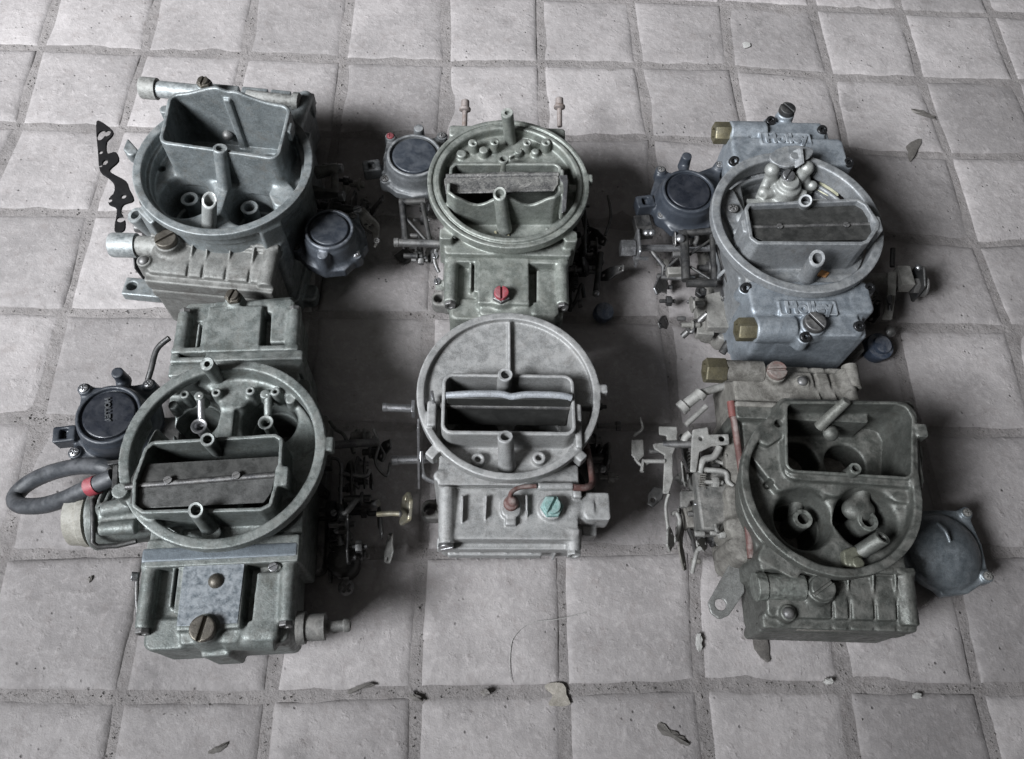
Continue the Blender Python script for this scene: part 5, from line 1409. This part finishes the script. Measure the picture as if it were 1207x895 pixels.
# ------------------------------------------------------------------ grimy dark carburetor with round blue-grey cover
M6 = metal('oily_dark_casting', (.105, .11, .10), (.15, .155, .142), (.045, .043, .037), .44, .5, .6, (.25, .24, .22), .4, .38, 81, wear=(.26, .275, .25), k=0.85)
M6_TAN = metal('dust_caked_casting', (.23, .215, .19), (.31, .295, .265), (.10, .09, .08), .8, .05, .6, (.38, .36, .33), .5, .55, 83, k=0.55)
def carb6():
    c = Carb((740, 400, 450 / 1089), (.2751, -.5789), 9.0, 6.1, -.03, 'grimy dark carburetor with D-shaped air horn and round blue-grey cover', M6)
    p = c.p; H = 9.0
    F = Cast((-7.0, -6.8, 1.6), (7.4, 7.4, 10.4), .085)
    F.add(rrect(0, 0, 4.8, 5.6, 1.6, 6.6, .6)); F.add(cone((0, 0, 4.2), (0, 0, 8.5), 4.4, 5.9), .4)
    F.add(disc(0, 0, 6.1, 8.2, H, r=.05), .1)
    O = [p(u, v, 9.3) for u, v in ((444, 168), (800, 172), (832, 205), (838, 400), (800, 440), (470, 420), (380, 330))]
    F.add(poly(O, 5.5, 9.02, rc=.9, r=.1), .25)
    F.cut(disc(0, 0, 5.5, 7.6, 13, r=0), .2)
    F.add(poly([p(u, v, 8.4)[:2] for u, v in ((350, 330), (444, 168), (815, 175), (845, 330), (842, 470), (430, 432))], 5.5, 8.35, rc=.4, r=.12), .25)
    F.add(rrect(*p(650, 392, 8.8)[:2], 4.3, .42, 6, 8.8, .2, .12, -.03), .25)
    F.add(poly([(-3.0, .5), (6.6, .2), (6.9, 6.5), (-2.8, 6.5)], 2.5, 8.7, rc=.6), .3)
    F.add(cone((.3, -.4, 2.6), (0, -.2, 7.6), 5.2, 5.8), .3)
    Ti = [p(u, v, 9.3) for u, v in ((460, 180), (770, 182), (800, 192), (815, 222), (812, 388), (462, 366))]
    F.add(poly(Ti, 6, 9.06, rc=.5, off=.22, r=.08), .2)
    F.cut(poly(Ti, 4.6, 13, rc=.5, r=0), .08)
    for x, y in ((-.2, 3.3), (3.3, 3.3)): F.cut(cone((x, y, 1), (x, y, 5.2), 1.5), .3)
    for u, v, r in ((508, 512, 2.15), (682, 512, 2.2)):
        q = p(u, v, 7.9); F.cut(cone((q[0], q[1], 8.4), (q[0], q[1], 5.6), r, r * .82, 0), .4); F.cut(cone((q[0], q[1], 5.8), (q[0], q[1], 1), r * .78, r * .78, 0), .2)
    a = p(560, 440, 8.4); b = p(640, 372, 9.0); F.add(cone((a[0], a[1], 7.7), (b[0], b[1], 8.4), .3, .35), .2)
    F.add(poly([p(u, v, 8.9)[:2] for u, v in ((372, 292), (400, 232), (452, 190), (456, 268), (402, 304))], 7, 8.9, rc=.3, r=.1), .15)
    q = p(430, 240, 8.9); F.cut(disc(q[0], q[1], .25, 8.3, 12, r=0)); q = p(402, 412, 8); F.cut(cone((q[0], q[1], 7.2), (q[0], q[1], 9), .25))
    q = p(828, 262, 9); F.add(rrect(q[0] + .2, q[1], .4, .5, 8, 9.2, .15), .1)
    F.add(rrect(0, -4.8, 4.9, .6, 1.6, 7.4, .2), .3); F.add(rrect(-.6, 5.9, 4.8, .5, 1.6, 7.4, .2), .3)
    q = p(430, 640, 7.2); F.add(rrect(q[0], q[1], 1.4, .6, 4, 7.6, .2, rz=-.5), .3)
    c.cast('main_body', F, wob=.012)
    # boosters
    q = p(500, 512, 6.9); c.tube('venturi_booster', (q[0], q[1], 4.2), q, .68, .38, 1.6)
    q = p(686, 517, 7.4); c.tube('venturi_booster', (q[0] - .3, q[1] - .1, 4.2), q, .74, .44, 1.8)
    F = Cast((0.5, -3.5, 5), (6, 1, 9), .09); q = p(672, 490, 7.6); F.add(ball((q[0], q[1] + .3, 6.9), .95, (1.2, .9, .7))); F.add(cone((q[0] - .3, q[1], 6.6), (q[0] + .6, q[1] + 1.9, 7.2), .5, .6), .3); c.cast('booster_bridge', F)
    F = Cast((-3.4, -3.5, 5), (1.4, 1, 9), .09); q = p(530, 478, 7.6); F.add(cone((q[0] - .7, q[1] - .9, 5.2), (q[0] - .2, q[1] + 1.3, 5.6), .45, .5)); c.cast('booster_bridge', F)
    c.tube('vent_tube', p(645, 618, 7.6), p(728, 565, 9.2), .52, .3, 1.0, slant=(.4, 0, 0))
    F = Cast((0, -7, 5.5), (5, -3.5, 9.2), .09); q = p(645, 628, 8.2); F.add(poly([p(u, v, 8.2)[:2] for u, v in ((612, 602), (645, 590), (672, 608), (668, 660), (618, 648))], 6, 8.3, rc=.3, r=.12)); F.add(cone((q[0], q[1] - .5, 6), (q[0] + .1, q[1] - .3, 8.6), .5, .4), .2)
    c.cast('nozzle_pillar', F, metal('brassy_pillar', (.13, .13, .10), (.17, .17, .13), (.10, .10, .08), .45, .4, .4, seed=85))
    q = p(650, 368, 9.6); c.tube('vent_tube', (q[0], q[1] - .1, 8), q, .42, .24, 1.2)
    c.add('choke_rod', MB().cyl(p(545, 250, 7.0), p(625, 175, 9.6), .42, .34), metal('greasy_rod', (.17, .17, .155), (.22, .22, .2), (.08, .08, .07), .4, .5, .4, seed=87)); c.screw(p(578, 268, 6.6), (0, -.3, 1), 'dome', .6, .5, M6, .3, 'throat_screw')
    # near bowl
    ribs = [p(u, 700, 7.6)[0] for u in (590, 640, 712, 776)]
    q = p(556, 710, 7.8); s = p(457, 782, 6.9)
    bo = bowl_ribbed(c, -1, .35, 10.2, -5.0, 3.9, 7.4, M6, ribs, (q[0], q[1], .82, .6), M6, 'slot', 1.2, (s[0], s[1]))
    a = p(500, 708, 6.9); b = p(375, 705, 6.9); c.add('inlet_neck', MB().cyl(a, b, .85).cyl(p(390, 705, 6.9), p(362, 706, 6.9), .95), M6, parent=bo)
    a = p(482, 825, 5.9); b = p(800, 828, 5.9); c.rod('bowl_gasket_edge', [(a[0], a[1], 5.85), (b[0], b[1], 5.85)], .16, M6_TAN, parent=bo)
    # far bowl, dusty
    q = p(430, 84, 8.2)
    bo = bowl_ribbed(c, 1, -.7, 9.4, 6.3, 4.0, 7.5, M6_TAN, [1.0, 2.2], (q[0], q[1], .72, .1), M_RUST_TOP, 'slot', 1.4, p(505, 112, 7.6)[:2])
    a = p(345, 92, 7.0); b = p(276, 90, 7.0); d = p(218, 88, 7.0)
    c.add('inlet_neck', MB().cyl((a[0] + 1, a[1], 7.0), b, .82), M6_TAN, parent=bo); fitting(c, b, d, .92, M_BRASS, True, bo, .6)
    q = p(640, 80, 7.2); c.add('bowl_end_boss', MB().cyl((q[0], q[1] - 1.6, 6.8), (q[0], q[1] + .3, 6.8), .6), M6_TAN, parent=bo)
    # base
    F = Cast((-8.4, -6.6, 0), (7, 7.0, 5.6), .11); F.add(rrect(0, 0, 5.2, 5.8, 0, 1.8, .6)); F.add(rrect(-4.7, .3, 1.1, 4.6, 0, 5.0, .5), .3)
    g = random.Random(5)
    for k in range(9): F.add(ball((-5.3 + g.uniform(-.3, .4), -3.6 + k * .95, 4.2 + g.uniform(-.6, .8)), .55, (1, 1, .8)), .3)
    for v in (440, 530, 590): q = p(300, v, 5.2); F.add(rrect(q[0] + .1, q[1], .6, .4, 2, 5.2, .25), .5)
    c.cast('throttle_body', F, M6_TAN, wob=.03)
    c.rod('red_rod', [p(296, 185, 7.0), p(318, 330, 6.6), p(336, 470, 6.2), p(352, 625, 6.0)], .26, M_RUST_RED)
    c.rod('red_rod_tip', [p(294, 178, 7.1), p(300, 222, 6.95)], .3, metal('rusty_red_tip', (.17, .045, .04), (.13, .05, .045), (.12, .05, .04), .6, 0, .4))
    # hanging lever
    P = [p(u, v, 3.0) for u, v in ((318, 592), (345, 600), (350, 640), (330, 655), (332, 722), (288, 788), (262, 800), (236, 782), (228, 752))]
    c.flat('mount_lever', P, [(*p(264, 757, 3)[:2], .4), (*p(326, 612, 3)[:2], .25)], 2.8, 3.1, metal('worn_grey_lever', (.24, .24, .23), (.30, .30, .29), (.13, .125, .12), .45, .5, .4, seed=89), .3)
    c.add('lever_post', MB().cyl((*p(330, 625, 3)[:2], 0), (*p(330, 625, 3)[:2], 2.9), .5), M_DARK_BASE)
    # pale linkage on the left
    ML = metal('dusty_zinc_lever', (.27, .265, .25), (.33, .325, .31), (.14, .13, .12), .6, .35, .45, (.36, .35, .33), .5, .3, 91)
    R = lambda pts, r, m=ML, nm='linkage_rod', sm=True: c.rod(nm, [p(*t) for t in pts], r, m, sm)
    P = [p(u, v, 5.4) for u, v in ((185, 258), (228, 250), (232, 272), (288, 270), (290, 300), (240, 305), (205, 322), (196, 380), (178, 378), (182, 290))]
    c.flat('throttle_lever', P, [(*p(268, 284, 5.4)[:2], .22), (*p(208, 284, 5.4)[:2], .16)], 5.2, 5.45, ML, .08)
    R([(205, 382, 5.0), (215, 345, 5.2), (245, 335, 5.2), (262, 308, 5.3)], .26, ML, 'lever_arm')
    P = [p(u, v, 4.4) for u, v in ((88, 248), (142, 250), (140, 300), (128, 330), (130, 400), (118, 440), (100, 440), (105, 330), (75, 312), (72, 298), (112, 292), (110, 275), (90, 272))]
    c.flat('choke_lever', P, [], 4.2, 4.42, ML, .08)
    R([(40, 378, 4.4), (44, 348, 4.4), (105, 348, 4.4)], .17, ML, 'lever_pin', False); R([(35, 225, 4.2), (42, 255, 4.2), (18, 275, 4.2)], .11, ML)
    P = [p(u, v, 4.3) for u, v in ((12, 285), (45, 285), (48, 330), (30, 350), (10, 330))]; c.flat('lever_tab', P, [], 4.1, 4.3, ML, .1)
    R([(20, 340, 4.2), (40, 360, 4.2), (60, 350, 4.2)], .12, ML)
    R([(100, 300, 4.2), (180, 300, 4.6), (240, 300, 4.6)], .3, M_STEEL_D, 'throttle_shaft'); R([(60, 320, 4.1), (110, 318, 4.2)], .2, M_STEEL_D, 'throttle_shaft')
    c.add('idle_screw', MB().cyl(p(205, 155, 4.8), p(285, 130, 4.6), .3).cyl(p(160, 190, 4.2), p(205, 155, 4.8), .42).cyl(p(150, 200, 4.1), p(165, 186, 4.3), .55).cyl(p(200, 165, 4.7), p(212, 150, 4.9), .5).cyl(p(165, 245, 3.8), p(225, 190, 4.2), .22), ML)
    R([(178, 268, 4.8), (165, 280, 4.6), (160, 300, 4.4)], .3, ML, 'lever_knuckle')
    R([(200, 372, 5.0), (275, 378, 5.0), (285, 405, 5.0), (300, 420, 5.0)], .2, ML)
    P = [p(u, v, 3.6) for u, v in ((150, 432), (230, 430), (232, 455), (180, 460), (172, 478), (150, 478))]; c.flat('stop_bracket', P, [], 3.2, 3.6, M_DARK_BASE, .06)
    c.add('stop_block', MB().box(p(190, 510, 2.2), (1.6, 1.6, 1.0), .1), M6_TAN, .08); R([(190, 470, 3.8), (205, 475, 3.9), (200, 492, 3.8)], .07, M_STEEL)
    R([(118, 440, 4.0), (108, 480, 3.4), (118, 560, 2.6), (124, 580, 2.2)], .13, ML); R([(126, 500, 2.8), (138, 495, 2.8), (148, 520, 2.8), (136, 572, 2.4), (124, 575, 2.2)], .16, ML, 'wire_hook'); R([(172, 540, 2.4), (186, 575, 1.6), (192, 605, .9)], .16, M_STEEL_D)
    P = [p(u, v, 3.8) for u, v in ((58, 440), (75, 418), (105, 425), (100, 455), (72, 480), (55, 470))]; c.flat('spring_anchor', P, [(*p(72, 458, 3.8)[:2], .15)], 3.6, 3.8, M_BLACK_IRON, .1)
    c.add('shaft_block', MB().box(p(235, 470, 3.4), (2.4, 4.4, 2.2), .05), M_DARK_BASE, .2)
    # round cover on the right
    e = [p(976, 490, 3.6)[:2], p(1036, 672, 3.6)[:2], p(865, 662, 3.6)[:2]]
    MC = metal('blue_grey_cover', (.13, .15, .165), (.17, .19, .205), (.085, .09, .09), .38, .5, .35, (.26, .27, .28), .3, .2, 93, wear=(.30, .33, .35))
    q = p(930, 590, 4.6); c.diaphragm(q, 2.75, e, MC, None, 2.2, 4.7, None, None, [M_DARK_BASE, M_DARK_BASE, M_BLACK_IRON], .7, dome=True)
    a = p(895, 520, 4.9); b = p(925, 575, 4.9); c.rod('cover_ridge', [(a[0], a[1], 4.35), ((a[0] + b[0]) / 2, (a[1] + b[1]) / 2, 4.72), (b[0], b[1], 4.6)], .12, MC)
    c.add('cover_bracket', MB().box((7.0, -2.2, 2.2), (4.6, 2.4, 1.2)), M_DARK_BASE, .1)
    clutter(c, (-8.3, -5.3), (-3.6, 5.6), (1.0, 5.0), 30, [ML, M6_TAN, M_STEEL_D, M_DARK_BASE, ML], 43)
    return c
M_RUST_TOP = metal('red_smeared_plug', (.14, .11, .098), (.18, .155, .142), (.15, .055, .045), .6, .2, .4, (.38, .36, .34), .4, .3, 95)
carb6()

# ------------------------------------------------------------------ grit and small litter on the floor
M_GRIT = metal('floor_grit', (.20, .185, .175), (.30, .28, .265), (.12, .11, .10), .8, 0, .5, seed=101, scale=300)
M_WHITE_CHIP = metal('white_chip', (.46, .45, .43), (.40, .39, .375), (.35, .34, .32), .7, 0, .3, seed=103)
M_DARK_CHIP = metal('dark_chip', (.11, .10, .092), (.15, .138, .126), (.03, .028, .026), .7, 0, .3, seed=105)
M_LEAF = metal('dry_leaf', (.30, .275, .24), (.36, .33, .29), (.18, .16, .13), .8, 0, .4, seed=107)

def pebble(mb, x, y, z, r, g):
    b = len(mb.v)
    pts = []
    for (i, j, k) in ((1, 0, 0), (-1, 0, 0), (0, 1, 0), (0, -1, 0), (0, 0, 1), (0, 0, -1)):
        q = r * g.uniform(.6, 1.25)
        pts.append((x + i * q + g.gauss(0, r * .15), y + j * q + g.gauss(0, r * .15), z + k * q * .7))
    mb.v += pts
    for f in ((0, 2, 4), (2, 1, 4), (1, 3, 4), (3, 0, 4), (2, 0, 5), (1, 2, 5), (3, 1, 5), (0, 3, 5)):
        mb.f.append(tuple(b + n for n in f))
g = random.Random(77)
mb = MB()
for i in list(COLS)[:-1]:
    for j in list(ROWS)[:-1]:
        if not (-6 <= i <= 7 and -10 <= j <= 1): continue
        A = corner[i, j] * 100; B = corner[i + 1, j] * 100; D = corner[i, j + 1] * 100
        for P, Q, dens in ((A, B, 46), (A, D, 40)):
            for _ in range(int(dens * g.uniform(.3, 1.6))):
                t = g.random(); q = P + (Q - P) * t
                r = min(.15, .020 + abs(g.gauss(0, .028)))
                pebble(mb, q[0] + g.gauss(0, .13), q[1] + g.gauss(0, .13), -.20 + r * .5, r, g)
        for _ in range(g.randint(3, 9)):
            a, b2 = g.random(), g.random()
            q = A + (B - A) * a + (D - A) * b2
            r = .018 + abs(g.gauss(0, .022))
            pebble(mb, q[0], q[1], -.05 + r * .5, r, g)
o = mb.build('floor_grit', M_GRIT, None, ang=180)
tag(o, 'fine loose grit gathered in the joints between floor tiles', 'grit', kind='stuff')

def scrap(name, label, cat, pts, mat, th=.12, group=None, bend=.08, lift=.0):
    P = [np.array([q[0], q[1], 0]) for q in smooth([at(x, y, 0) * 100 for x, y in pts], 3)]
    gg = random.Random(len(label) + 3)
    P = [q + np.array([gg.gauss(0, .035), gg.gauss(0, .035), 0]) for q in P]
    c = sum(P) / len(P)
    gg = random.Random(len(label))
    top = [(p[0] - c[0], p[1] - c[1], lift + th + gg.uniform(-.03, bend)) for p in P]
    bot = [(a, b, z - th) for a, b, z in top]
    m = MB()
    n = len(P)
    A = sum(top[k][0] * top[(k + 1) % n][1] - top[(k + 1) % n][0] * top[k][1] for k in range(n))
    if A < 0: top.reverse(); bot.reverse()
    m.rings([bot, top], True, False)
    b = len(m.v); m.v.append((0, 0, lift + th + bend * .8))
    for k in range(n): m.f.append((n + k, n + (k + 1) % n, b))
    o = m.build(name, mat, None, ang=60)
    o.location = (c[0] * .01, c[1] * .01, 0)
    return tag(o, label, cat, group)
S = [
 ('leaf_fragment', 'pale brown curled leaf fragment lying on a joint crossing', 'leaf', [(642, 810), (655, 804), (664, 808), (668, 818), (672, 830), (656, 834), (646, 830), (652, 820)], M_LEAF, .04),
 ('seed_husk', 'small pale oval husk in the joint below the lever with a hole', 'husk', [(821, 750), (825, 748), (827, 756), (826, 766), (822, 768), (820, 760)], M_WHITE_CHIP, .15),
 ('dark_chip', 'dark splinter chip at the joint crossing', 'chip', [(481, 817), (490, 819), (499, 824), (496, 827), (486, 824)], M_DARK_CHIP, .15),
 ('twig', 'thin curved dark twig on a tile edge', 'twig', [(411, 814), (425, 808), (440, 806), (440, 809), (426, 812), (413, 818)], M_DARK_CHIP, .1),
 ('white_chip', 'small white chip on the tile near the open joint', 'chip', [(1075, 820), (1082, 817), (1086, 822), (1078, 824)], M_WHITE_CHIP, .1),
 ('white_pebble', 'pale pebble lying in the joint under the ribbed bowl', 'pebble', [(970, 802), (978, 800), (981, 805), (973, 807)], M_WHITE_CHIP, .25),
 ('dark_leaf', 'dark crumpled leaf scrap beside two tile corners', 'leaf', [(774, 856), (780, 852), (786, 859), (798, 864), (808, 872), (812, 880), (802, 876), (790, 869), (780, 866)], M_DARK_CHIP, .04),
 ('dark_leaf', 'dark pointed leaf scrap on the tile below the big fuel bowl', 'leaf', [(246, 885), (258, 880), (270, 874), (267, 880), (258, 887), (248, 889)], M_DARK_CHIP, .04),
 ('oily_scrap', 'dark triangular scrap on the tile beside the silver-blue carburetor', 'scrap', [(1068, 172), (1086, 164), (1078, 184), (1072, 191), (1070, 180)], M_DARK_CHIP, .04),
 ('bent_leaf', 'narrow grey-brown leaf curl near the far tile joint', 'leaf', [(1075, 129), (1088, 131), (1100, 138), (1102, 142), (1090, 138), (1076, 133)], M_DARK_CHIP, .05),
 ('wood_sliver', 'short dark sliver on the tile by the green-grey bowl', 'sliver', [(104, 682), (109, 679), (110, 682), (106, 687)], M_DARK_CHIP, .1),
 ('grey_pebble', 'round grey pebble in the joint beside the leaf fragment', 'pebble', [(566, 815), (573, 813), (577, 818), (570, 822)], M_GRIT, .3),
 ('white_speck', 'tiny white flake at the far tile joint', 'flake', [(875, 52), (882, 50), (884, 55), (877, 57)], M_WHITE_CHIP, .06),
 ('brown_clod', 'small brown clod under the edge of the dark ribbed bowl', 'clod', [(887, 752), (900, 750), (906, 765), (905, 782), (892, 770)], M_DARK_CHIP, .08),
]
for s in S: scrap(*s)
m = MB()
H = [(602, 806), (601, 780), (604, 755), (616, 740), (632, 733), (650, 731), (668, 728), (690, 722)]
P = [at(x, y, 0.0006) * 100 for x, y in H]; c0 = P[0].copy()
m.path([(q[0] - c0[0], q[1] - c0[1], .06) for q in P], .022, 5)
o = m.build('hair_strand', M_WHITE_CHIP, None); o.location = (c0[0] * .01, c0[1] * .01, 0)
tag(o, 'thin pale curved fibre lying across a tile and joint', 'fibre')
